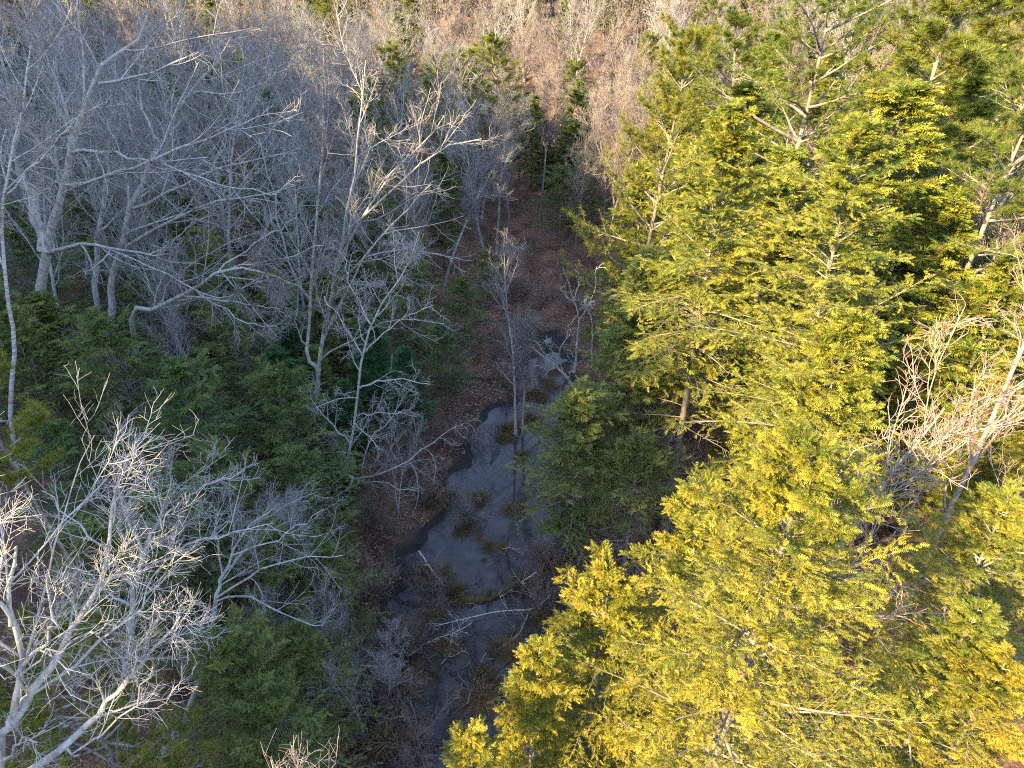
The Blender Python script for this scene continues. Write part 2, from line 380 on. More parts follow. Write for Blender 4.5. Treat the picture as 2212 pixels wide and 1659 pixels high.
c = ramp(nt, n1, [(.32, (.020, .012, .009)), (.50, (.115, .060, .038)), (.66, (.26, .145, .085))])
c = mixc(nt, ramp(nt, n2, [(.44, (0, 0, 0)), (.6, (1, 1, 1))]), c, mixc(nt, 1., c, (.42, .36, .36), 'MULTIPLY'))
c = mixc(nt, n3, c, mixc(nt, 1., c, (1.6, 1.45, 1.3), 'MULTIPLY'))
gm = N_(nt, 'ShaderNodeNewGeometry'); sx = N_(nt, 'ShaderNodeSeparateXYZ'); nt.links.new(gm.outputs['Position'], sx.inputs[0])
mr = N_(nt, 'ShaderNodeMapRange'); mr.inputs[1].default_value = .16; mr.inputs[2].default_value = .46; nt.links.new(sx.outputs['Z'], mr.inputs[0])   # wet black mud at the waterline, spread wider to paint in bank shadow
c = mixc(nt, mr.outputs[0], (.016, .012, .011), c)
p = N_(nt, 'ShaderNodeBsdfPrincipled'); p.inputs['Roughness'].default_value = .85; nt.links.new(c, p.inputs['Base Color'])
b = N_(nt, 'ShaderNodeBump'); b.inputs['Strength'].default_value = .9; b.inputs['Distance'].default_value = .08
nt.links.new(n1, b.inputs['Height']); nt.links.new(b.outputs[0], p.inputs['Normal']); nt.links.new(p.outputs[0], out.inputs[0])
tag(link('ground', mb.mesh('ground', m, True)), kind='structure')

wy = np.linspace(4, YEND + 4, 60); wx = np.linspace(-1, 1, 12)
WX, WY = np.meshgrid(wx, wy, indexing='ij'); cx = np.interp(WY, ys, (xl + xr) / 2); hw = np.interp(WY, ys, (xr - xl) / 2) + 3.2
mb = MB(); idx = np.arange(WX.size).reshape(WX.shape)
mb.add(np.stack([cx + WX * hw, WY, WX * 0], -1), quads=np.stack([idx[:-1, :-1], idx[1:, :-1], idx[1:, 1:], idx[:-1, 1:]], -1))
m, nt, out = newmat('still_water')
nz = noise(nt, 1.1, 8, .7); nf = noise(nt, 10, 6, .7)
c = ramp(nt, nz, [(.35, (.026, .021, .022)), (.62, (.066, .056, .060))])
c = mixc(nt, ramp(nt, nf, [(.50, (0, 0, 0)), (.64, (1, 1, 1))]), c, (.026, .018, .014))
d = N_(nt, 'ShaderNodeBsdfDiffuse'); nt.links.new(c, d.inputs[0])
g = N_(nt, 'ShaderNodeBsdfGlossy'); g.inputs['Roughness'].default_value = .06; g.inputs['Color'].default_value = (.86, .82, .84, 1)
fr = N_(nt, 'ShaderNodeFresnel'); fr.inputs['IOR'].default_value = 1.42
mx = N_(nt, 'ShaderNodeMixShader'); nt.links.new(fr.outputs[0], mx.inputs[0]); nt.links.new(d.outputs[0], mx.inputs[1]); nt.links.new(g.outputs[0], mx.inputs[2])
nt.links.new(mx.outputs[0], out.inputs[0])
tag(link('water', mb.mesh('water', m)), kind='structure')

# ------------------------------------------------------------------ prototypes
PB = [make_bare('grey_tree_%d' % i, 100 + i, M_BARK, H=18, r0=.17, clear=.38, n=(16, 8, 6, 2), ang=.62, up=.07, spread=.36, tip=.012) for i in range(4)]
PB2 = [make_bare('broom_tree_%d' % i, 120 + i, M_BARK, H=16, r0=.12, clear=.30, n=(13, 8, 6, 2), ang=.48, up=.10, spread=.36, tip=.011, stems=2) for i in range(2)]
PT = [make_bare('tan_tree_%d' % i, 140 + i, M_TAN, H=15, r0=.13, clear=.30, n=(16, 8, 6, 2), ang=.5, up=.10, spread=.34, tip=.012) for i in range(3)]
PR = [make_bare('red_tree_%d' % i, 150 + i, M_RED, H=14, r0=.11, clear=.30, n=(15, 8, 7, 3), ang=.55, up=.09, spread=.36, tip=.011) for i in range(1)]
PH = [make_con('hemlock_%d' % i, hemlock_mesh, M_HEM, 200 + i, H=16, Rc=3.3, nb=105, n2=14, m=6, fs=.33) for i in range(4)]
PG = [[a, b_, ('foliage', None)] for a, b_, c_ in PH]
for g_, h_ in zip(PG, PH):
    me_ = h_[2][1].copy(); me_.materials[0] = M_SUNYEL; g_[2] = ('foliage', me_)  # same hemlocks recoloured as sunlit copies
PL = [make_con('low_hemlock_%d' % i, hemlock_mesh, M_HEM, 260 + i, H=10, Rc=3.9, r0=.13, t0=.10, nb=80, n2=18, m=7, fs=.23, shape=.64, droop=-.05, rise=.35, ragged=.38, dead=8) for i in range(4)]
PS = [make_con('spruce_%d' % i, hemlock_mesh, M_SPR, 220 + i, H=12, Rc=2.6, nb=95, n2=13, m=5, fs=.30, t0=.06, droop=-.02, ragged=.12) for i in range(1)]
PP = [make_con('pine_%d' % i, pine_mesh, M_PIN, 240 + i, H=18, Rc=3.6, whorls=13, per=5, n2=11, m=5, ts=.30) for i in range(3)]

placed = []                                        # (x, y, r)
def free(x, y, rad):
    return all((x - a) ** 2 + (y - b) ** 2 > (rad + c) ** 2 for a, b, c in placed)
def base_of(px, py, y, lean=(0, 0), H=None):
    t = P(px, py, y); b = np.array([t[0], y, gz(t[0], y) - .1]); return b, t[2] - b[2]

def conifer(px, py, y, parts, natural, rad, kind, label, cat, group=None, rz=None, rscale=1.0):
    """stand a conifer so that its tip is at the given point of the valley; natural = height of the prototype"""
    b, h = base_of(px, py, y); s = h / natural
    placed.append((b[0], b[1], rad))
    return put(kind, parts, b, rng.uniform(0, 6.28) if rz is None else rz, label, cat, group, (s * rscale, s * rscale, s))

# ------------------------------------------------------------------ right bank: the big sunlit conifers
# near hemlock and its companions (bottom right)
def own_hem(px, py, y, seed, **kw):
    b, h = base_of(px, py, y); placed.append((b[0], b[1], kw.pop('rad', 2.5)))
    return b, make_con('hemlock_s%d' % seed, hemlock_mesh, kw.pop('mat', M_SUNGOLD), seed, H=h, **kw)
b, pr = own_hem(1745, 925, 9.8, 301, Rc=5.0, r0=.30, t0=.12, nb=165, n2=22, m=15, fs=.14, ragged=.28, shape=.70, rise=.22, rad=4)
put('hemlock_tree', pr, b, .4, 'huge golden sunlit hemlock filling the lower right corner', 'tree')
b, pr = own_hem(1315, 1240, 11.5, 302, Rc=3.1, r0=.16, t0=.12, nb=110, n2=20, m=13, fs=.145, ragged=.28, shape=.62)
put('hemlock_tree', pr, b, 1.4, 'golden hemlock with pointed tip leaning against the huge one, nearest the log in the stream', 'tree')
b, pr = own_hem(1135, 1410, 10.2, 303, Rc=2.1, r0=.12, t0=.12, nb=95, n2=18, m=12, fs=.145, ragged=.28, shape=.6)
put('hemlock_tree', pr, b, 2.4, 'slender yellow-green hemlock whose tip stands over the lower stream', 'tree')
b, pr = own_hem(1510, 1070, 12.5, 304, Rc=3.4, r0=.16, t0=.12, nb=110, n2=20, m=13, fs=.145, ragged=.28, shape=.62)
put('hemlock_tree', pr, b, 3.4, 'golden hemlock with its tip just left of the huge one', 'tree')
b, pr = own_hem(1045, 1592, 8.2, 305, mat=M_SUNGOLD, Rc=1.3, r0=.10, t0=.2, nb=70, n2=17, m=11, fs=.13, shape=.6)
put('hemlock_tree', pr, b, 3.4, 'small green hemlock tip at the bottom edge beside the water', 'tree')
b, pr = own_hem(2200, 1085, 15.5, 306, mat=M_SUNYEL, Rc=4.2, r0=.2, t0=.1, nb=130, n2=18, m=11, fs=.17, ragged=.28, shape=.62)
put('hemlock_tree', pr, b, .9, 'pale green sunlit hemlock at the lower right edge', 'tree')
b, pr = own_hem(2110, 1330, 12, 307, mat=M_SUNYEL, Rc=2.4, r0=.14, t0=.1, nb=95, n2=18, m=11, fs=.15, ragged=.28, shape=.6)
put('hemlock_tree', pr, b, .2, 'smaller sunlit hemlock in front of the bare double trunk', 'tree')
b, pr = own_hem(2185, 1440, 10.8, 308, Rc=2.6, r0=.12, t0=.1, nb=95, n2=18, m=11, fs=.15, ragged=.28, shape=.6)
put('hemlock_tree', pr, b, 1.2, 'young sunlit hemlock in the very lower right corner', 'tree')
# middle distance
b, pr = own_hem(1585, 235, 27.7, 310, mat=M_SUNYEL, Rc=4.2, r0=.24, t0=.46, ragged=.24, nb=150, n2=19, m=11, fs=.215, dead=46, shape=.7)
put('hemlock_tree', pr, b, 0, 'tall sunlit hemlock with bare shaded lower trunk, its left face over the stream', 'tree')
b, pr = own_hem(1890, 285, 24, 311, mat=M_SUNYEL, Rc=5.0, r0=.24, t0=.30, ragged=.33, nb=150, n2=19, m=11, fs=.215, dead=14, shape=.66)
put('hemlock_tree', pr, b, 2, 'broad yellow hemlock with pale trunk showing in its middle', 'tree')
b, pr = own_hem(1830, 690, 21.5, 312, mat=M_SUNYEL, Rc=3.0, r0=.18, t0=.35, nb=110, n2=15, m=6, fs=.31, dead=10, shape=.6)
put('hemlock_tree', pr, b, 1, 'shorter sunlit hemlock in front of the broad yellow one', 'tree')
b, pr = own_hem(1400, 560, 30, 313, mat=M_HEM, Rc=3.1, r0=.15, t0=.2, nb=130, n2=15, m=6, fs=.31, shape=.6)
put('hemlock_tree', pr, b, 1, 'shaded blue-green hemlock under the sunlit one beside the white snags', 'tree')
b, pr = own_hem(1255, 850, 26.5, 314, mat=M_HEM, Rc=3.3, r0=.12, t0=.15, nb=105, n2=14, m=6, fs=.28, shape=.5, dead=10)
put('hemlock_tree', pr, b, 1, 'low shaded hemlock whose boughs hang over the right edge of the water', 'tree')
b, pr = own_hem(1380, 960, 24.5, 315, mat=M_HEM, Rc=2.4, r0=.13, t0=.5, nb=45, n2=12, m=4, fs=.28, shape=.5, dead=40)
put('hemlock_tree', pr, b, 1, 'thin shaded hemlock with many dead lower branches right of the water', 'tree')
b, pr = own_hem(1440, 640, 31.5, 316, mat=M_SUNYEL, Rc=3.2, r0=.17, t0=.55, nb=90, n2=14, m=5, fs=.31, shape=.5, dead=30)
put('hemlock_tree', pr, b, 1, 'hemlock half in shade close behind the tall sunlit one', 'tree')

def own_pine(px, py, y, seed, rad=2.5, **kw):
    b, h = base_of(px, py, y); placed.append((b[0], b[1], rad))
    return b, make_con('pine_s%d' % seed, pine_mesh, M_PIN, seed, H=h, **kw)
b, pr = own_pine(1438, 40, 41, 330, Rc=6.2, r0=.22, t0=.16, whorls=12, per=6, n2=14, m=6, ts=.33, upc=.075, shape=.8)
put('pine_tree', pr, b, 0, 'white pine with upswept tufted boughs on the left edge of the sunlit trees', 'tree')
b, pr = own_pine(1805, -90, 38, 331, Rc=7.2, r0=.36, t0=.42, whorls=11, per=5, n2=14, m=6, ts=.32, upc=.03, shape=.5)
put('pine_tree', pr, b, .6, 'tall white pine with spreading layered boughs and a thick bent trunk', 'tree')
b, pr = own_pine(2290, 60, 30, 332, Rc=4.8, r0=.26, t0=.35, whorls=12, per=5, n2=13, m=6, ts=.30, upc=.04, shape=.5)
put('pine_tree', pr, b, .6, 'golden pine reaching in from the right edge', 'tree')
for px, py, y, k, lab in ((2060, -20, 36, 0, 'golden pine at the top edge right of the thick trunked one'), (1640, 30, 58, 1, 'pale green pine far behind the left edge pine'), (2160, -40, 48, 2, 'pine in the upper right corner')):
    conifer(px, py, y, PP[k], 18, 2.0, 'pine_tree', lab, 'tree', rscale=1.35)
for px, py, y, k, lab in ((2110, 110, 40, 0, 'golden hemlock near the upper right corner'), (1990, 190, 32, 1, 'golden hemlock right of the broad yellow one'), (1620, 190, 45, 2, 'hemlock behind the tall sunlit hemlock'), (2080, 430, 30, 3, 'hemlock behind the bare tree at the right'),
                          (1700, 330, 36, 0, 'hemlock between the two tall sunlit ones'), (2190, 560, 27, 1, 'hemlock at the right edge behind the bare tree'), (1400, 360, 47, 2, 'pale hemlock under the upswept pine'), (1990, 720, 27, 3, 'small hemlock low behind the bare tree')):
    conifer(px, py, y, PG[k], 16, 2.0, 'hemlock_tree', lab, 'tree', rscale=1.3)
# bare trees among them
pr = make_bare('lit_maple', 401, M_RED, H=22, r0=.2, stems=2, clear=.33, n=(13, 7, 5, 2), ang=.48, up=.09, spread=.26, tip=.010, buds=60, wob=.10)
b0 = G0(1940, 1310, 1.0); b0[2] = gz(b0[0], b0[1]) - .1; placed.append((b0[0], b0[1], 2))
put('bare_tree', pr, b0, .5, 'sunlit pinkish bare tree with two pale trunks rising at the right', 'tree')
pr = make_bare('budding_maple', 402, M_RED, H=18.5, r0=.13, clear=.5, n=(15, 7, 5, 2), ang=.7, up=.10, spread=.27, tip=.010, buds=260, lean=(.06, 0))
bb = P(1780, 1050, 15.5); placed.append((bb[0], bb[1], .8))
put('bare_tree', pr, (bb[0] - .9, 15.5, gz(bb[0], 15.5) - .1), 0, 'slim bare maple with red buds standing behind the huge golden hemlock', 'tree')

# ------------------------------------------------------------------ middle: stream side trees
b0 = G0(1115, 935, .2); b0[2] = gz(b0[0], b0[1]) - .1
pr = make_bare('stream_maple', 410, M_BARK, H=14.2, r0=.12, clear=.30, n=(22, 6, 4, 2), ang=.5, up=.09, spread=.20, tip=.009, wob=.06)
put('bare_tree', pr, b0, 0, 'slender upright bare tree standing in the middle of the stream', 'tree'); placed.append((b0[0], b0[1], 1.5))
pr = make_bare('stream_maple_two', 411, M_BARK, H=9, r0=.09, clear=.4, n=(14, 6, 6, 3), ang=.4, up=.10, spread=.2, tip=.009, wob=.06)
put('bare_tree', pr, b0 + np.array([.42, .2, 0]), 1, 'shorter trunk close beside the slender tree in the stream', 'tree')

def W(pts, b): return [P(*q) - b for q in pts]
# leaning dead crown and snags
b0 = P(1243, 838, 41.5); b0[2] = gz(b0[0], b0[1]) - .1
tr = W([(1243, 838, 41.5), (1215, 805, 41.2), (1175, 772, 41), (1150, 752, 40.8), (1128, 745, 40.6)], b0)
lim = [(W(q, b0), .045) for q in ([(1215, 805, 41.2), (1205, 760, 41), (1222, 735, 41), (1228, 700, 41)], [(1190, 785, 41), (1192, 750, 41), (1180, 725, 41)],
       [(1200, 795, 41), (1180, 800, 41), (1130, 770, 40.5)], [(1175, 772, 41), (1165, 745, 41), (1140, 730, 41)], [(1225, 815, 41), (1240, 790, 41), (1238, 760, 41)])]
pr = make_bare('leaning_snag', 420, M_DEAD, trunk=[tr], limbs=lim, r0=.12, n=(0, 3, 3, 0), autolimbs=False, tip=.014, up=.02, l2=.35)
put('dead_tree', pr, b0, 0, 'white dead tree leaning low over the water with forked limbs', 'dead tree')
b0 = P(1240, 805, 42.5); b0[2] = gz(b0[0], b0[1]) - .1
tr = W([(1240, 805, 42.5), (1247, 740, 42.5), (1250, 690, 42.5), (1238, 640, 42.5), (1215, 575, 42.5)], b0)
lim = [(W(q, b0), .05) for q in ([(1250, 700, 42.5), (1270, 660, 42.5), (1285, 620, 42.5), (1290, 575, 42.5)], [(1240, 650, 42.5), (1252, 600, 42.5), (1243, 570, 42.5)], [(1240, 655, 42.5), (1222, 640, 42.5), (1208, 612, 42.5)])]
pr = make_bare('standing_snag', 421, M_DEAD, trunk=[tr], limbs=lim, r0=.09, n=(0, 3, 2, 0), autolimbs=False, tip=.013, up=.04, l2=.3)
put('dead_tree', pr, b0, 0, 'upright white dead tree with forked top against the shaded hemlock', 'dead tree')
b0 = P(1280, 790, 41); b0[2] = gz(b0[0], b0[1]) - .1
tr = W([(1278, 790, 41), (1280, 720, 41), (1275, 680, 41), (1262, 655, 41)], b0)
pr = make_bare('thin_snag', 422, M_DEAD, trunk=[tr], r0=.07, n=(5, 4, 3, 0), tip=.012, up=.04, spread=.2, clear=.6)
put('dead_tree', pr, b0, 0, 'thin broken white pole right of the forked dead tree', 'dead tree')

# trees closing the stream's far end
for i, (x1, y1, x2, y2, lab) in enumerate(((1205, 520, 1258, 170, 'straight bare tree with clean trunk at the far end of the stream'),
        (1165, 485, 1200, 200, 'thin straight bare tree left of the clean trunk at the far end'), (1040, 480, 1090, 200, 'bare tree over the brown bank at the far left end of the stream'),
        (960, 620, 1010, 300, 'bare tree on the left bank above the leaf covered slope'))):
    g = G0(x1, y1, .5); t = P(x2, y2, g[1]); H = t[2] - .5
    pr = make_bare('far_end_%d' % i, 430 + i, M_TAN if i < 2 else M_BARK, H=H, r0=.15, clear=.45, n=(15, 8, 7, 3), ang=.6, up=.08, spread=.28, tip=.013, lean=((t[0] - g[0]) / H, 0))
    g[2] = gz(g[0], g[1]) - .1; placed.append((g[0], g[1], 1.5)); put('bare_tree', pr, g, 0, lab, 'tree')

# ------------------------------------------------------------------ left bank: pale leafless trees
# twin-stemmed tree left of the stream
def hero(name, seed, mat, trunk, limbs, label, **kw):
    b = P(*trunk[0][0]); b[2] = gz(b[0], b[1]) - .15
    trs = [W(t, b) for t in trunk]; trs[0][0] = np.zeros(3)
    if name in GND:
        for t in trs: t[0] = np.array([t[0][0], t[0][1], 0.])
    pr = make_bare(name, seed, mat, trunk=trs, limbs=[(W(l, b), r) for l, r in limbs], **kw)
    placed.append((b[0], b[1], 1.5)); return put('bare_tree', pr, b, 0, label, 'tree')
GND = ()
hero('twin_maple', 501, M_BARK, [[(655, 1030, 32.6), (672, 900, 32.6), (688, 800, 32.5), (715, 640, 32.3), (745, 500, 32), (772, 330, 32), (790, 130, 32)],
      [(688, 800, 32.5), (665, 760, 32.6), (672, 640, 33), (682, 480, 33.4), (700, 300, 34), (690, 120, 34.5)]],
     [([(700, 730, 32.4), (760, 600, 31.5), (850, 480, 31), (930, 400, 30.5)], .09), ([(735, 560, 32), (800, 440, 31.5), (880, 340, 31), (960, 250, 31)], .08),
      ([(690, 780, 32.5), (760, 730, 31.8), (860, 690, 31), (960, 700, 30.6)], .06), ([(672, 650, 33), (620, 560, 33.4), (590, 420, 34), (560, 300, 34)], .08),
      ([(665, 760, 32.6), (640, 700, 32.6), (650, 600, 32.6)], .05), ([(720, 620, 32.3), (790, 560, 31.5), (880, 540, 31), (980, 560, 30.5)], .06),
      ([(745, 500, 32), (830, 420, 31), (940, 330, 30), (1040, 300, 30)], .07)],
     'tall pale bare tree with twin stems forking left of the stream', r0=.17, clear=.4, n=(14, 8, 6, 2), ang=.5, up=.06, spread=.26, tip=.012, l2=.42)
hero('stream_birch', 502, M_PALE, [[(705, 1130, 29.7), (728, 1075, 29.5), (765, 1035, 29.2), (745, 1020, 29.2), (762, 930, 29), (780, 800, 28.6), (808, 680, 28.2), (870, 590, 28), (905, 500, 28)]],
     [([(765, 1035, 29.2), (810, 1030, 28.8), (870, 1000, 28.3), (930, 960, 28), (985, 920, 27.8)], .075), ([(780, 1020, 29), (800, 960, 28.7), (845, 900, 28.4), (870, 860, 28.2)], .05),
      ([(758, 960, 29), (700, 900, 29.3), (660, 830, 29.5)], .045), ([(775, 840, 28.7), (840, 820, 28), (930, 830, 27.5)], .045), ([(790, 760, 28.5), (850, 700, 28), (935, 660, 27.6)], .045),
      ([(785, 770, 28.5), (740, 700, 28.8), (700, 640, 29)], .04), ([(768, 900, 28.9), (830, 890, 28.3), (900, 900, 28)], .035), ([(800, 700, 28.3), (760, 620, 28.6), (740, 550, 28.8)], .04),
      ([(765, 1035, 29.2), (830, 1045, 28.5), (900, 1060, 28)], .04)],
     'white twisted bare tree arching from the left bank toward the stream', r0=.12, clear=.3, n=(12, 7, 6, 2), ang=.9, up=.01, spread=.17, tip=.011, l2=.42, curl=1.0, wob=.13)
hero('drooping_birch', 503, M_PALE, [[(668, 1105, 27.5), (720, 1130, 27), (752, 1180, 26.2), (790, 1260, 25.2), (835, 1350, 24), (850, 1410, 23.6)]],
     [([(745, 1165, 26.4), (775, 1230, 25.6), (785, 1290, 25)], .02), ([(800, 1290, 25), (900, 1310, 24.3), (990, 1290, 24)], .02), ([(810, 1310, 24.8), (790, 1370, 24.4), (760, 1420, 24)], .02)],
     'thin white sapling bent down across the left edge of the stream', r0=.065, clear=.3, n=(10, 6, 4, 2), ang=.8, up=-.02, spread=.16, tip=.009)
# large trees at the far left
hero('left_oak', 510, M_BARK, [[(105, 915, 34.3), (85, 790, 34), (85, 650, 34), (100, 540, 33.5), (128, 440, 33), (150, 320, 33), (215, 180, 33), (300, 60, 33), (350, -60, 33)],
      [(100, 540, 33.5), (70, 430, 33.5), (35, 360, 33.5), (20, 220, 33.5), (0, 60, 33.5)]],
     [([(103, 545, 33.5), (180, 530, 32), (250, 535, 31), (330, 548, 30), (365, 548, 29.5)], .13), ([(150, 330, 33), (250, 330, 32), (330, 350, 31), (450, 340, 30)], .11),
      ([(140, 400, 33), (250, 380, 31.5), (370, 330, 30.5), (480, 290, 30), (560, 250, 30)], .10), ([(160, 300, 33), (120, 200, 33), (130, 80, 33)], .09),
      ([(215, 180, 33), (320, 160, 32), (450, 100, 31.5)], .09), ([(240, 540, 31), (360, 590, 30), (470, 640, 29.5), (560, 600, 29.3)], .05),
      ([(330, 345, 31), (480, 400, 30), (600, 420, 29.5)], .05)],
     'big grey tree at the far left with a long level limb', r0=.36, clear=.45, n=(11, 7, 6, 2), ang=.7, up=.03, spread=.28, tip=.013, l2=.42)
hero('left_oak_two', 511, M_BARK, [[(228, 900, 36), (235, 700, 36), (245, 600, 36), (285, 450, 36), (330, 330, 36), (420, 200, 36), (500, 80, 36)],
      [(215, 900, 36.4), (205, 640, 36.4), (220, 470, 36.6), (240, 300, 36.8), (250, 120, 37)]],
     [([(262, 540, 36), (350, 490, 35), (450, 440, 34), (560, 420, 33.5), (640, 400, 33)], .12), ([(285, 450, 36), (400, 400, 35), (520, 350, 34.5), (640, 330, 34)], .10),
      ([(345, 310, 36), (300, 200, 36), (330, 60, 36)], .08), ([(245, 300, 36.8), (180, 180, 37), (160, 40, 37)], .08), ([(420, 200, 36), (520, 200, 35), (620, 150, 35)], .07)],
     'lichen spotted grey tree with twin trunks behind the big far left one', r0=.26, clear=.4, n=(11, 7, 6, 2), ang=.65, up=.04, spread=.28, tip=.013, l2=.42)
hero('low_limb_oak', 512, M_BARK, [[(270, 760, 33), (280, 690, 33), (330, 668, 32), (400, 635, 31), (470, 590, 30.2), (520, 575, 29.8), (600, 600, 29.3), (650, 620, 29)]],
     [([(400, 640, 31), (480, 645, 30), (560, 660, 29.5), (605, 668, 29.2)], .06), ([(470, 590, 30.2), (560, 520, 30), (640, 470, 29.5)], .06), ([(420, 625, 31), (520, 690, 29), (600, 705, 28.5)], .045),
      ([(330, 668, 32), (380, 600, 32), (460, 540, 31.5), (560, 500, 31)], .05), ([(500, 580, 30), (600, 560, 29.5), (700, 530, 29.2)], .045)],
     'low spreading pale limb of an old tree reaching right over the hemlocks', r0=.15, clear=.2, n=(12, 8, 7, 3), ang=.8, up=.03, spread=.2, tip=.012, l2=.4)
hero('left_birch', 513, M_BIRCH, [[(10, 990, 28), (25, 900, 28), (32, 760, 28), (22, 660, 28), (5, 500, 28), (12, 380, 28), (50, 230, 28), (70, 80, 28)]],
     [([(15, 420, 28), (90, 340, 27.5), (160, 250, 27)], .05), ([(0, 480, 28), (-60, 380, 28), (-80, 250, 28)], .05)],
     'white birch trunk at the left edge', r0=.13, clear=.45, n=(14, 8, 6, 2), ang=.6, up=.07, spread=.22, tip=.011)
# near pale trees, bottom left
hero('near_maple', 520, M_PALE, [[(-60, 2300, 5.6), (0, 1700, 7), (28, 1560, 7.2), (40, 1450, 7.3), (20, 1300, 7.6), (35, 1180, 8)],
      [(28, 1560, 7.2), (70, 1500, 7.4), (120, 1420, 7.8), (190, 1300, 8.3), (235, 1180, 8.8), (250, 1060, 9.4)],
      [(20, 1690, 6.9), (140, 1610, 7.2), (210, 1540, 7.5), (290, 1450, 7.9), (390, 1330, 8.4)]],
     [([(40, 1460, 7.3), (90, 1390, 7.4), (120, 1330, 7.6), (100, 1240, 7.8)], .05), ([(120, 1420, 7.8), (220, 1360, 8), (330, 1330, 8.3)], .035),
      ([(60, 1505, 7.4), (200, 1400, 7.9), (300, 1300, 8.5), (360, 1210, 9)], .045), ([(30, 1540, 7.2), (60, 1450, 7.2), (150, 1390, 7.3)], .03), ([(25, 1350, 7.5), (-30, 1250, 7.6), (-40, 1100, 7.9)], .05),
      ([(140, 1610, 7.2), (200, 1600, 7.2), (290, 1520, 7.4), (330, 1440, 7.6)], .03), ([(10, 1640, 7), (60, 1590, 7), (90, 1640, 6.9)], .03), ([(210, 1270, 8.4), (300, 1200, 9), (370, 1100, 9.6)], .03)],
     'near white bare tree filling the lower left corner', r0=.105, clear=.45, n=(7, 6, 6, 2), ang=.6, up=.05, spread=.24, tip=.0055, l2=.52, curl=.8)
hero('near_maple_two', 521, M_PALE, [[(240, 1700, 13.5), (275, 1400, 14.5), (290, 1290, 15), (310, 1200, 15.2), (345, 1120, 15.5), (372, 1030, 16)]],
     [([(295, 1270, 15), (220, 1180, 15.3), (150, 1120, 15.6), (90, 1060, 16)], .06), ([(300, 1240, 15.1), (400, 1180, 15), (500, 1150, 15), (590, 1130, 15)], .055),
      ([(310, 1200, 15.2), (270, 1100, 15.6), (260, 990, 16), (250, 930, 16.4)], .05), ([(285, 1310, 15), (200, 1260, 15), (110, 1230, 15)], .05), ([(345, 1120, 15.5), (430, 1060, 15.6), (520, 1020, 16)], .04)],
     'white crooked bare tree with red buds behind the near corner one', r0=.13, clear=.5, n=(8, 6, 6, 2), ang=.7, up=.05, spread=.22, tip=.0075, l2=.5, buds=70, curl=.9)
hero('near_maple_three', 522, M_BARK, [[(380, 1750, 14.5), (430, 1480, 15.5), (465, 1300, 16.5), (480, 1240, 17), (530, 1150, 17.5), (600, 1090, 18)]],
     [([(470, 1290, 16.5), (560, 1230, 16.5), (660, 1200, 16.5), (740, 1200, 16.5)], .05), ([(465, 1300, 16.5), (550, 1290, 16), (640, 1340, 15.8), (700, 1350, 15.6)], .045), ([(480, 1240, 17), (470, 1140, 17.5), (490, 1050, 18)], .04),
      ([(500, 1200, 17), (610, 1160, 17.3), (700, 1100, 17.8)], .04), ([(460, 1320, 16.4), (380, 1280, 16.4), (300, 1260, 16.4)], .04)],
     'grey bare tree with arching twigs over the dark left bank hemlocks', r0=.12, clear=.45, n=(8, 6, 6, 2), ang=.75, up=.03, spread=.22, tip=.0075, l2=.5, curl=.9)
# twig tips poking in at the bottom edge
hero('bottom_sapling', 523, M_RED, [[(640, 2600, 6.0), (650, 1900, 6.8), (655, 1730, 7), (640, 1660, 7.1)]], [([(655, 1800, 6.9), (600, 1720, 6.9), (585, 1640, 7)], .015), ([(655, 1780, 6.9), (700, 1700, 7), (715, 1640, 7.1)], .015)],
     'top twigs of a bare sapling poking in at the bottom edge', r0=.05, clear=.75, n=(8, 5, 3, 0), ang=.5, up=.06, spread=.05, tip=.005)

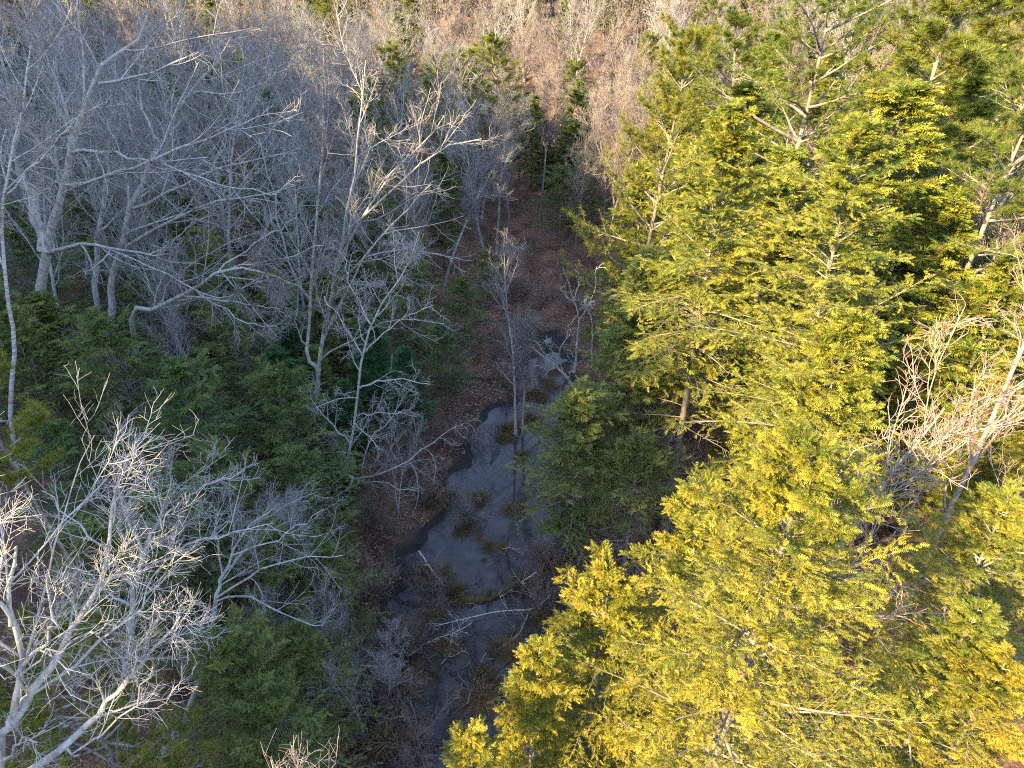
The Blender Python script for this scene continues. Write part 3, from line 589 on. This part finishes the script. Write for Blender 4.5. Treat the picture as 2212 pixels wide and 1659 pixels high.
# left bank conifers
LC = [(590, 590, 42, 0, 'h', 'dark hemlock behind the low spreading limb'), (480, 660, 34, 1, 'h', 'olive hemlock under the low spreading limb'), (225, 690, 30, 2, 'h', 'sparse hemlock beside the far left trunks'),
      (370, 790, 27, 3, 'h', 'broad olive hemlock left of the twin stemmed tree'), (595, 800, 29, 0, 'h', 'hemlock just left of the twin stemmed trunk'), (450, 985, 22.5, 1, 'h', 'bright olive hemlock behind the crooked white tree'),
      (90, 915, 25, 2, 'h', 'hemlock at the left edge below the birch'), (655, 985, 25, 3, 'h', 'blue-green hemlock at the foot of the twin stemmed tree'), (590, 1150, 20, 0, 'h', 'hemlock under the arching twigs'),
      (690, 1180, 20.5, 1, 'h', 'dark green hemlock on the left bank of the stream'), (650, 1370, 16, 2, 'h', 'wide dark hemlock beside the lower stream'), (470, 1380, 14.5, 3, 'h', 'green hemlock behind the near white twigs'),
      (180, 1130, 19, 0, 'h', 'hemlock behind the near white tree'), (330, 1060, 20, 2, 'h', 'hemlock behind the crooked white tree at left'), (560, 1500, 13, 1, 'h', 'green hemlock near the bottom edge left of the stream'),
      (800, 690, 38, 0, 's', 'vivid dark green spruce behind the arching white tree'), (740, 830, 34, 0, 's', 'low vivid green spruce beside the twin stemmed trunk'), (740, 1020, 29.5, 0, 's', 'vivid green young spruce at the foot of the arching white tree'),
      (870, 760, 36, 0, 's', 'small vivid green spruce by the leaf covered bank'), (620, 655, 39, 0, 's', 'vivid green spruce left of the twin stems'), (600, 760, 33, 0, 's', 'dark vivid spruce left of the fork of the twin stemmed tree'), (700, 920, 31.5, 0, 's', 'young spruce between the twin stemmed trunk and the arching white tree'),
      (1050, 545, 55, 1, 'h', 'shaded hemlock at the bend of the left bank'), (1000, 600, 48, 2, 'h', 'shaded hemlock leaning over the leaf covered bank'), (960, 700, 41, 3, 'h', 'small shaded hemlock on the leaf covered bank'), (885, 560, 46, 1, 'h', 'shaded hemlock behind the upper twigs of the arching tree'),
      (660, 430, 50, 2, 'h', 'dark hemlock behind the twin stems'), (420, 500, 44, 3, 'h', 'hemlock among the trunks at upper left'), (60, 620, 44, 1, 'h', 'dark hemlock between the big far left trunk and the birch'), (300, 600, 40, 0, 'h', 'dark hemlock behind the lichen spotted twin trunks'),
      (1095, 75, 80, 1, 'p', 'light green pine at the top centre among the leafless crowns'), (1020, 105, 72, 2, 'p', 'green pine left of the top centre pine'),
      (860, 95, 85, 3, 'p', 'green pine far off above the twin stems'), (820, 285, 62, 0, 'p', 'green pine in mid distance between pale crowns'), (1215, 360, 70, 2, 'h', 'dark hemlock at the far end of the brown flat'),
      (1270, 330, 74, 3, 'h', 'hemlock in shadow at the right of the brown flat'), (560, 330, 60, 1, 'h', 'hemlock in mid distance left of the twin stems'), (250, 330, 60, 2, 'h', 'hemlock behind the upper limbs at far left'), (800, 400, 55, 0, 'h', 'green hemlock behind the tall pale crown')]
for px, py, y, k, t, lab in LC:
    pr, nat, rs, kd = {'h': (PL[k], 10, 1.0, 'hemlock_tree'), 's': (PS[0], 12, 1.5, 'spruce_tree'), 'p': (PP[k % 3], 18, 1.35, 'pine_tree')}[t]
    if t == 'h' and y > 50: rs = 1.0
    conifer(px, py, y, pr, nat, 1.8, kd, lab, 'tree', rscale=rs)
b, pr = own_pine(170, 1480, 9.5, 333, Rc=2.9, r0=.13, t0=.45, whorls=8, per=6, n2=12, m=6, ts=.24, upc=.04, shape=.4)
put('pine_tree', pr, b, .6, 'soft green white pine below the near white branches at lower left', 'tree')
b, pr = own_pine(-70, 680, 14, 334, Rc=1.25, r0=.1, t0=.8, whorls=5, per=5, n2=10, m=6, ts=.2, upc=.04, shape=.4)
put('pine_tree', pr, b, .6, 'sunlit pine bough tip at the left edge in front of the birch', 'tree')

# ------------------------------------------------------------------ the woods around
def in_view(x, y, z=8):
    d = np.array([x, y, z - CAMZ]); f = d[1] * math.cos(PITCH) - d[2] * math.sin(PITCH); up = d[1] * math.sin(PITCH) + d[2] * math.cos(PITCH)
    if f < 3: return False
    u, v = d[0] / f, up / f; return abs(u) < .80 and -.60 < v < .62
def scatter(n, xr_, yr_, rad, fn, tries=40, cond=None):
    c = 0
    for _ in range(n * tries):
        if c >= n: break
        x, y = rng.uniform(*xr_), rng.uniform(*yr_)
        if not (in_view(x, y) or in_view(x, y, 16)) or hillq(x, y) > 8: continue
        L = np.interp(y, ys, xl); Rr = np.interp(y, ys, xr)
        if y < 75 and L - 1.5 < x < Rr + 2.0: continue
        if cond and not cond(x, y): continue
        if not free(x, y, rad): continue
        placed.append((x, y, rad)); fn(x, y); c += 1
    return c
def at(x, y): return (x, y, gz(x, y) - .12)
def pick(l): return l[rng.integers(len(l))]
def zone(x, y): return 'left' if x < -.18 * y else ('right' if x > .17 * y else 'middle')
def bg_bare(lst, nat, lo, hi, g):
    def f(x, y):
        z = zone(x, y); s = rng.uniform(lo, hi) / nat
        far = 'far' if y > 80 else 'middle distance'
        put('bare_tree', pick(lst), at(x, y), rng.uniform(0, 6.28), 'leafless %s tree in the %s %s woods' % (g, far, z), 'tree', 'leafless trees of the %s %s woods' % (far, z), s)
    return f
def bg_con(lst, nat, lo, hi, kind, w=1.1):
    def f(x, y):
        z = zone(x, y); s = rng.uniform(lo, hi) / nat; far = 'far' if y > 80 else 'middle distance'
        put(kind + '_tree', pick(lst), at(x, y), rng.uniform(0, 6.28), 'evergreen %s among the %s %s woods' % (kind, far, z), 'tree', 'evergreen trees of the %s %s woods' % (far, z), (s * w, s * w, s))
    return f
RIGHT = lambda x, y: x > .17 * y
LEFT = lambda x, y: x < -.10 * y
# right: mostly conifers
scatter(16, (10, 60), (22, 55), 1.6, bg_con(PG, 16, 12, 18, 'hemlock', 1.25), cond=lambda x, y: x > .38 * y + 2)
scatter(30, (10, 70), (45, 85), 1.8, bg_con(PG, 16, 12, 18, 'hemlock', 1.2), cond=RIGHT)
scatter(16, (10, 80), (45, 110), 1.8, bg_con(PP, 18, 16, 21, 'pine', 1.1), cond=RIGHT)
scatter(22, (12, 50), (24, 60), 1.0, bg_bare(PR + PT, 15, 12, 17, 'pinkish'), cond=lambda x, y: x > .36 * y + 2)
# left and middle: mostly leafless
scatter(22, (-50, -8), (36, 62), 1.6, bg_bare(PB + PB2, 17, 13, 18, 'grey'), cond=LEFT)
scatter(16, (-26, -9), (30, 60), 1.2, bg_con(PH, 16, 6, 10, 'hemlock', 1.5), cond=LEFT)
scatter(16, (-55, -14), (30, 62), 1.3, bg_con(PL, 10, 6, 11, 'hemlock', 1.0), cond=LEFT)
scatter(50, (-75, 6), (55, 95), 1.3, bg_bare(PB + PB2, 17, 12, 18, 'grey'), cond=lambda x, y: x < .12 * y)
scatter(34, (-75, 8), (52, 100), 1.6, bg_con(PH + PP[:1], 16, 9, 14, 'hemlock', 1.3), cond=lambda x, y: x < .12 * y)
scatter(30, (-4, 20), (66, 100), 1.0, bg_bare(PR + PT, 15, 10, 15, 'reddish'), cond=lambda x, y: x < .17 * y)
scatter(100, (-90, 90), (86, 114), 1.1, bg_bare(PT + PB[:2] + PR, 15, 12, 17, 'tan'))
scatter(90, (-70, 110), (85, 165), 1.6, bg_con(PH + PP, 16, 11, 17, 'hemlock', 1.25))
far_pts = []
scatter(720, (-150, 150), (106, 235), .5, lambda x, y: far_pts.append((x, y)))
fm = MB()
for v_ in range(3):
    tr_, cr_, _n = bare_mesh(170 + v_, H=15, r0=.13, clear=.3, n=(12, 6, 4, 0), ang=.5, up=.10, spread=.36, tip=.032, sides=5)
    VV = np.concatenate(tr_.v + cr_.v); aa = np.concatenate(tr_.a + cr_.a); QQ = np.concatenate(tr_.q + [q + tr_.n for q in cr_.q])
    for (x, y) in far_pts[v_::3]:
        a_ = rng.uniform(0, 6.28); s_ = rng.uniform(.85, 1.2); ca, sa = math.cos(a_) * s_, math.sin(a_) * s_
        fm.add(np.stack([VV[:, 0] * ca - VV[:, 1] * sa + x, VV[:, 0] * sa + VV[:, 1] * ca + y, VV[:, 2] * s_ + gz(x, y) - .1], 1), quads=QQ, tint=aa)
tag(link('far_leafless_woods', fm.mesh('far_leafless_woods', M_TAN)), 'far leafless woods along the top of the picture', None, None, 'stuff')
scatter(60, (-120, 150), (150, 235), 1.2, bg_con(PH + PP, 16, 12, 17, 'hemlock', 1.3))

# ------------------------------------------------------------------ shrubs, tussocks, logs
def shrub_mesh(seed, H=2.6, n=16):
    r = np.random.default_rng(seed); mb = MB(); base = np.zeros((n, 3)); base[:, :2] = r.normal(0, .25, (n, 2))
    D = r.normal(0, .38, (n, 3)); D[:, 2] = 1; L = H * r.uniform(.5, 1.1, n); g = grow(r, base, D, L, 7, .09, .01); rd = taper(np.full(n, .014), 8, .007); tubes(mb, g, rd, 4, tint=.2)
    p, D, L2, q = spawn(r, g, rd, L, 9, .2, 1., .55, .2, .42, .8, .5); g2 = grow(r, p, D, L2, 4, .12, .04); r2 = taper(np.full(len(g2), .009), 5, .006); tubes(mb, g2, r2, 3, tint=.7)
    p, D, L3, q = spawn(r, g2, r2, L2, 4, .2, 1., .6, .2, .55, .8, .5); g3 = grow(r, p, D, L3, 3, .14, .04); tubes(mb, g3, taper(np.full(len(g3), .006), 4, .005), 3, tint=1.)
    return mb
PSH = [shrub_mesh(600 + i).mesh('shrub_%d' % i, M_SHRUB) for i in range(4)]
m, nt, out = newmat('dry_sedge'); c = ramp(nt, attr(nt), [(0, (.08, .045, .02)), (.5, (.20, .105, .045)), (1, (.30, .17, .075))])
c = mixc(nt, orand(nt), c, mixc(nt, 1., c, (.5, .62, .42), 'MULTIPLY'))
p = N_(nt, 'ShaderNodeBsdfPrincipled'); p.inputs['Roughness'].default_value = .7; nt.links.new(c, p.inputs['Base Color']); nt.links.new(p.outputs[0], out.inputs[0]); M_SEDGE = m
m, nt, out = newmat('mossy_mound'); n1 = noise(nt, 9, 5); c = ramp(nt, n1, [(.38, (.030, .022, .010)), (.6, (.095, .070, .022))])
p = N_(nt, 'ShaderNodeBsdfPrincipled'); p.inputs['Roughness'].default_value = .9; nt.links.new(c, p.inputs['Base Color'])
b = N_(nt, 'ShaderNodeBump'); b.inputs['Strength'].default_value = 1; b.inputs['Distance'].default_value = .06; nt.links.new(n1, b.inputs['Height']); nt.links.new(b.outputs[0], p.inputs['Normal']); nt.links.new(p.outputs[0], out.inputs[0]); M_MOSS = m
def tussock_mesh(seed, n=340):
    r = np.random.default_rng(seed); mb = MB(); a = r.uniform(0, 6.283, n); el = np.clip(r.normal(.8 + .3 * np.sin(a * 2 + seed), .35, n), .1, 1.5)
    base = np.stack([np.cos(a) * .16 * r.random(n), np.sin(a) * .16 * r.random(n), np.full(n, .12)], 1)
    D = np.stack([np.cos(a) * np.cos(el), np.sin(a) * np.cos(el), np.sin(el)], 1); g = grow(r, base, D, r.uniform(.25, 1.0, n), 5, .10, -.30)
    tubes(mb, g, taper(np.full(n, .007), 6, .003), 3, tint=r.random(n)); return mb
def mound_mesh(seed):
    r = np.random.default_rng(seed); mb = MB(); nu, nv = 18, 8; u, v = np.meshgrid(np.arange(nu) / nu * 6.283, np.linspace(.02, 1, nv), indexing='ij')
    rr_ = .42 * v * (1 + .18 * np.sin(u * 3 + seed) + .1 * np.sin(u * 5)) ; z = .26 * (1 - v ** 2.2) - .12 + .02 * r.normal(0, 1, u.shape)
    i = np.arange(u.size).reshape(u.shape); j = np.roll(i, -1, 0); mb.add(np.stack([np.cos(u) * rr_, np.sin(u) * rr_, z], -1), quads=np.stack([i[:, :-1], i[:, 1:], j[:, 1:], j[:, :-1]], -1)); return mb
PTU = [(tussock_mesh(620 + i).mesh('sedge_%d' % i, M_SEDGE), mound_mesh(i).mesh('mound_%d' % i, M_MOSS, True)) for i in range(3)]
TU = [(1150, 905, 1.5, 'orange sedge tussock right of the slender tree in the stream'), (1100, 930, 1.6, 'mossy tussock at the foot of the slender tree'), (1155, 850, 1.5, 'sedge tussock under the leaning white dead tree'), (1190, 830, 1.3, 'brown sedge tussock near the upper end of the water'),
      (1040, 1510, 1.7, 'round brown sedge tussock in the lower stream'), (1045, 1458, .9, 'small dark tussock with a snapped stick'), (920, 1245, 1.5, 'mossy tussock at the left edge opposite the log'), (985, 1285, 1.4, 'tussock at the left end of the mossy log'),
      (1140, 1255, 1.2, 'tussock at the right end of the mossy log'), (1195, 1230, 1.5, 'tussock on the right bank above the mossy log'), (870, 1395, 1.5, 'brown tussock left of the fan of dark reflections'), (960, 1395, 1.1, 'low green tussock in the middle of the stream'),
      (1080, 1395, 1.2, 'flattened tussock beside the short sunken log'), (1110, 1420, 1.3, 'brown tussock on the right edge of the lower stream'), (1105, 1100, 1.0, 'small tussock in the narrow water'), (1010, 1140, 1.0, 'rusty sedge clump in the left shallows'),
      (1035, 1075, 1.0, 'brown clump in the narrow water left of the reflection'), (940, 1100, 1.4, 'tussock in the dark left shallows'), (1185, 1200, 1.2, 'tussock below the hanging hemlock boughs'), (880, 1490, 1.1, 'low tussock at the left waterline near the bottom'), (820, 1610, 1.5, 'orange leaf covered hummock at the bottom left of the stream'),
      (1130, 985, 1.1, 'sedge clump below the slender tree'), (1205, 800, 1.2, 'sedge clump at the foot of the dead trees'), (1060, 1180, .8, 'tiny brown tuft standing alone in mid water'), (1160, 1330, 1.0, 'brown tuft right of the long pale branch'), (930, 1330, .9, 'brown tuft left of the long pale branch'), (900, 1450, 1.0, 'dark tuft on the left waterline')]
for i, (px, py, s, lab) in enumerate(TU):
    g = G0(px, py, .05); z = max(gz(g[0], g[1]), 0.0) - .02; o = empty('sedge_tussock', (g[0], g[1], z), i * 1.7, lab, 'tussock', 'sedge tussocks along the stream'); o.scale = (s * rng.uniform(.7, 1.35), s * rng.uniform(.7, 1.2), s * rng.uniform(.5, .95))
    k = i % 3; link('sedge_blades', PTU[k][0], o); link('root_mound', PTU[k][1], o)
rt = np.random.default_rng(91)
for i in range(46):                                # small clumps merging with the bigger ones
    px, py, s0, _l = TU[rt.integers(len(TU))]; g = G0(px + rt.normal(0, 22), py + rt.normal(0, 14), .05); s = s0 * rt.uniform(.3, .75)
    if abs(g[0]) > 14: continue
    o = empty('sedge_tussock', (g[0], g[1], max(gz(g[0], g[1]), 0.0) - .03), i * 2.1, 'little clump of brown sedge fringing a larger tussock', 'tussock', 'little sedge clumps'); o.scale = (s * rt.uniform(.8, 1.6), s, s * .7)
    link('sedge_blades', PTU[i % 3][0], o); link('root_mound', PTU[i % 3][1], o)
def shrubs(n, pxr, pyr, s0, s1, where):
    for i in range(n):
        g = G0(rng.uniform(*pxr), rng.uniform(*pyr), .2); s = rng.uniform(s0, s1)
        o = link('shrub', PSH[rng.integers(4)]); o.location = (g[0], g[1], max(gz(g[0], g[1]), 0) - .05); o.rotation_euler = (0, 0, rng.uniform(0, 6.28)); o.scale = (s, s, s)
        tag(o, 'leafless brown shrub in the thicket ' + where, 'shrub', 'leafless shrubs ' + where)
shrubs(30, (1040, 1290), (500, 690), .7, 1.1, 'beyond the upper end of the water')
shrubs(14, (860, 1060), (880, 1120), .5, .9, 'on the brown left bank')
shrubs(12, (790, 960), (1060, 1330), .6, 1.1, 'in the dark left shallows')
shrubs(14, (760, 900), (1380, 1690), .5, 1.2, 'at the bottom of the left bank')
shrubs(14, (1150, 1330), (1150, 1330), .5, .9, 'on the right bank above the golden hemlocks')
shrubs(18, (1060, 1240), (640, 860), .5, .9, 'around the upper water')
shrubs(12, (960, 1110), (620, 860), .4, .8, 'on the leaf covered slope')

def log(pts, r0, r1, mat, label, name='fallen_log', twigs=0, seed=1):
    r = np.random.default_rng(seed); mb = MB(); w = [G0(x, y, z) for x, y, z in pts]; b = w[0].copy(); g = resample([q - b for q in w], 14)[None]; g[:, 1:-1] += r.normal(0, r0 * .25, g[:, 1:-1].shape)
    rd = (r0 + (r1 - r0) * np.linspace(0, 1, 14) ** .8)[None] * (1 + r.normal(0, .08, (1, 14))); tubes(mb, g, rd, 9)
    for k in (0, 13):                              # end caps
        i = mb.n; mb.add(g[0, k][None], tint=0.); n0 = 9; o = k * 9
        mb.t.append(np.array([[i, o + a, o + (a + 1) % 9] for a in range(n0)]))
    thin = r0 < .05
    if not thin: o = empty(name, b, 0, label, 'log'); link('log_trunk', mb.mesh(name, mat, True), o)
    if twigs:
        mt = mb if thin else MB(); L = np.array([np.linalg.norm(g[0, -1] - g[0, 0])]); p, D, LL, rr_ = spawn(r, g, rd, L, twigs, .1, 1., .9, .3, .35, .4, .4); D[:, 2] = np.abs(D[:, 2]); LL = np.minimum(LL, 2.2)
        g2 = grow(r, p, D, LL, 5, .12, .02); r2 = taper(np.maximum(rr_, .012), 6, .007); tubes(mt, g2, r2, 4, tint=.4)
        p, D, L3, rr_ = spawn(r, g2, r2, LL, 4, .2, 1., .7, .2, .5, .8, .4); g3 = grow(r, p, D, L3, 4, .12, .02); tubes(mt, g3, taper(np.full(len(g3), .008), 5, .005), 3, tint=.8)
        if not thin: link('broken_branches', mt.mesh(name + '_twigs', mat), o)
    if thin: o = link(name, mb.mesh(name, mat, True)); o.location = tuple(b); tag(o, label, 'branch')
    return o
log([(1000, 1292, .12), (1050, 1290, .12), (1090, 1275, .16), (1125, 1255, .3)], .24, .14, M_MOSS, 'moss covered log lying across the stream', twigs=5, seed=3)
log([(1160, 1235, .9), (1120, 1262, .25), (1080, 1290, .1)], .05, .03, M_DEAD, 'thin pale stick leaning on the mossy log', 'stick', 4, 4)
log([(1190, 1285, .35), (1150, 1315, .2), (1080, 1320, .2), (1010, 1335, .25), (940, 1352, .4)], .035, .02, M_DEAD, 'long thin pale branch lying across the water', 'fallen_branch', 10, 5)
log([(1075, 1405, .1), (1120, 1370, .12), (1140, 1330, .15)], .07, .04, M_CBARK, 'short brown sunken log in the stream', twigs=3, seed=6)
log([(1010, 1520, .4), (1030, 1450, .12), (1050, 1410, .5)], .04, .025, M_CBARK, 'snapped stick standing from the small tussock', 'stick', 5, 7)
log([(880, 1418, .2), (930, 1385, .3), (985, 1365, .35), (1020, 1345, .5)], .03, .015, M_DEAD, 'pale fallen branch across the left shallows', 'fallen_branch', 9, 8)
log([(905, 1190, .9), (935, 1235, .5), (960, 1265, .1)], .05, .03, M_DEAD, 'pale stick leaning on the left tussock', 'stick', 3, 9)
log([(840, 830, .6), (960, 815, .5), (1080, 820, .4)], .16, .1, M_MOSS, 'dark mossy log on the left bank above the water', twigs=4, seed=10)
log([(900, 900, .5), (990, 845, .4), (1060, 850, .3)], .09, .05, M_CBARK, 'brown log half hidden on the leaf covered bank', twigs=5, seed=12)
log([(1300, 1150, 1.0), (1340, 1200, .4), (1375, 1245, .35)], .06, .03, M_DEAD, 'grey branch on the right bank beside the golden hemlock', 'fallen_branch', 8, 13)
log([(1290, 1110, 2.2), (1230, 1080, 1.8), (1170, 1065, 1.2)], .05, .02, M_DEAD, 'bare grey branch under the hanging hemlock boughs', 'fallen_branch', 9, 14)
for i, (x, y, a, l) in enumerate(((960, 1440, -.5, 150), (950, 1460, -1.9, 110), (985, 1430, 2.6, 130), (970, 1455, .4, 120), (1000, 1380, -.9, 120), (1130, 1300, 1.9, 110), (1080, 1240, -1.2, 120), (1000, 1130, .9, 110), (1060, 1000, 1.2, 100), (930, 1290, .3, 120), (900, 1350, -.3, 130), (1040, 1160, 2.2, 90))):  # dark branches added to stand for tree reflections on the water
    log([(x, y, .10), (x + l * math.cos(a) * .5, y - l * math.sin(a) * .5 + 5, .30), (x + l * math.cos(a), y - l * math.sin(a), .12)], .032, .014, M_WET, 'dark branch standing in for a reflection on the stream', 'fallen_branch', 10, 130 + i)['group'] = 'branches standing in for reflections on the stream'
for i in range(60):
    x, y = rng.uniform(810, 1180), rng.uniform(1150, 1620); a = rng.uniform(-.6, .6); l = rng.uniform(30, 130)
    log([(x, y, .12), (x + l * math.cos(a) * .5, y + l * math.sin(a) * .5 - 6, .1), (x + l * math.cos(a), y + l * math.sin(a), .06)], .02, .01, M_DEAD if i % 9 == 0 else M_WET, 'thin broken twig lying in the shallow water', 'fallen_branch', 5, 30 + i)['group'] = 'twigs in the water'
# fallen leaves
r = np.random.default_rng(77); N = 110000; X = r.uniform(-24, 24, N); Y = r.uniform(10, 66, N)
keep = (ground(X, Y) > .16) & (wav(X, Y, 1.6, 8) > -.35); X, Y = X[keep], Y[keep]; Z = ground(X, Y) + .02; N = len(X)
v = np.array([(-.5, -.32, 0), (.5, -.25, .05), (.45, .32, 0), (-.4, .3, .08)]); s = r.uniform(.07, .15, N); a = r.uniform(0, 6.28, N); tl = r.normal(0, .35, (N, 2))
vx = v[None, :, 0] * np.cos(a)[:, None] - v[None, :, 1] * np.sin(a)[:, None]; vy = v[None, :, 0] * np.sin(a)[:, None] + v[None, :, 1] * np.cos(a)[:, None]
vz = v[None, :, 2] + vx * tl[:, :1] + vy * tl[:, 1:]; V = np.stack([X[:, None] + s[:, None] * vx, Y[:, None] + s[:, None] * vy, Z[:, None] + s[:, None] * vz + .02], -1)
mb = MB(); mb.add(V, quads=np.arange(N * 4).reshape(-1, 4), tint=np.repeat(r.random(N), 4))
m, nt, out = newmat('fallen_leaf'); c = ramp(nt, attr(nt), [(0, (.07, .030, .016)), (.5, (.19, .085, .045)), (1, (.34, .19, .11))])
p = N_(nt, 'ShaderNodeBsdfPrincipled'); p.inputs['Roughness'].default_value = .6; nt.links.new(c, p.inputs['Base Color']); nt.links.new(p.outputs[0], out.inputs[0])
tag(link('fallen_leaves', mb.mesh('fallen_leaves', m)), kind='stuff')
r = np.random.default_rng(79); N = 16000; X = r.uniform(-8, 8, N); Y = r.uniform(8, YEND, N)
keep = (ground(X, Y) < .0) & (wav(X, Y, .8, 9) + .5 * wav(X, Y, .3, 2) + r.normal(0, .25, N) > .18); X, Y = X[keep], Y[keep]; N = len(X); s = r.uniform(.04, .11, N); a = r.uniform(0, 6.28, N)
vx = v[None, :, 0] * np.cos(a)[:, None] - v[None, :, 1] * np.sin(a)[:, None]; vy = v[None, :, 0] * np.sin(a)[:, None] + v[None, :, 1] * np.cos(a)[:, None]
mb = MB(); mb.add(np.stack([X[:, None] + s[:, None] * vx, Y[:, None] + s[:, None] * vy, .012 + r.uniform(0, .01, N)[:, None] + s[:, None] * v[None, :, 2] * .3], -1), quads=np.arange(N * 4).reshape(-1, 4), tint=np.repeat(r.random(N) * .4, 4))
tag(link('floating_leaves', mb.mesh('floating_leaves', m)), 'sodden brown leaves floating in patches on the dark water', None, None, 'stuff')
for i, (px, py) in enumerate(((430, 900), (300, 820), (560, 920), (520, 1100), (640, 1260), (330, 700), (720, 1500), (500, 740), (180, 820), (600, 1480), (780, 1560), (830, 1500), (420, 1500), (730, 1350), (700, 1420), (860, 1090), (400, 1050), (680, 1580))):
    g = G0(px, py, 1.0); s_ = rng.uniform(.42, .62) if py < 1400 else rng.uniform(.3, .4)
    put('bare_tree', PB2[i % 2], (g[0], g[1], gz(g[0], g[1]) - .1), i * 1.9, 'small leafless sapling with pale twigs rising through the left bank hemlocks', 'sapling', 'pale saplings among the left bank hemlocks', s_)
# woods on the hill behind the left of the camera (they cast the valley's shade)
r = np.random.default_rng(78); mb = MB(); n = 0
while n < 420:
    x, y = r.uniform(-150, -25), r.uniform(-110, 90); q = hillq(x, y)
    if not 26 < q < 56 or in_view(x, y, 40) or in_view(x, y, 25): continue
    h = r.uniform(5, 13); z = gz(x, y); k = 9; rad_ = h * .24; nl = 26; a = r.uniform(0, 6.28, nl); zz = np.sort(r.uniform(0, 1, nl)); R_ = rad_ * (1.05 - zz)
    c0 = np.array([x, y, z]); top = np.stack([np.full(nl, x), np.full(nl, y), z + h * (.1 + .9 * zz) + .5], 1)
    e1 = c0 + np.stack([np.cos(a) * R_, np.sin(a) * R_, h * (.1 + .9 * zz) - .3], 1); e2 = c0 + np.stack([np.cos(a + .9) * R_, np.sin(a + .9) * R_, h * (.1 + .9 * zz) - .3], 1)
    V = np.stack([top, e1, e2], 1); mb.add(V, tris=np.arange(nl * 3).reshape(-1, 3), tint=r.random()); n += 1
tag(link('hillside_woods', mb.mesh('hillside_woods', M_HEM)), 'evergreen woods on the hill to the left', None, None, 'stuff')

# ------------------------------------------------------------------ light
EL = R(30); AZ = math.atan2(HN[0], HN[1])
w = bpy.data.worlds.new("World"); sc.world = w; w.use_nodes = True; nt = w.node_tree; bg = nt.nodes['Background']
sky = nt.nodes.new('ShaderNodeTexSky'); sky.sky_type = 'NISHITA'; sky.sun_disc = False; sky.sun_elevation = EL; sky.sun_rotation = AZ; sky.air_density = 1.2; sky.dust_density = .6
nt.links.new(sky.outputs[0], bg.inputs[0]); bg.inputs[1].default_value = .135
sl = bpy.data.lights.new('sun', 'SUN'); sl.energy = 5.0; sl.angle = R(.5); sl.color = (1.0, .76, .38)
so = bpy.data.objects.new('sun', sl); COL.objects.link(so)
d = np.array([HN[0] * math.cos(EL), HN[1] * math.cos(EL), math.sin(EL)])
from mathutils import Vector
so.rotation_euler = Vector(tuple(d)).to_track_quat('Z', 'Y').to_euler()
sc.view_settings.view_transform = 'Standard'; sc.view_settings.look = 'None'; sc.view_settings.gamma = 1; sc.view_settings.exposure = 2.55
cy = sc.cycles; cy.max_bounces = 5; cy.diffuse_bounces = 3; cy.glossy_bounces = 2; cy.transmission_bounces = 3; cy.use_denoising = False; cy.pixel_filter_type = 'BLACKMAN_HARRIS'; cy.filter_width = 1.1
cy.sample_clamp_indirect = 8
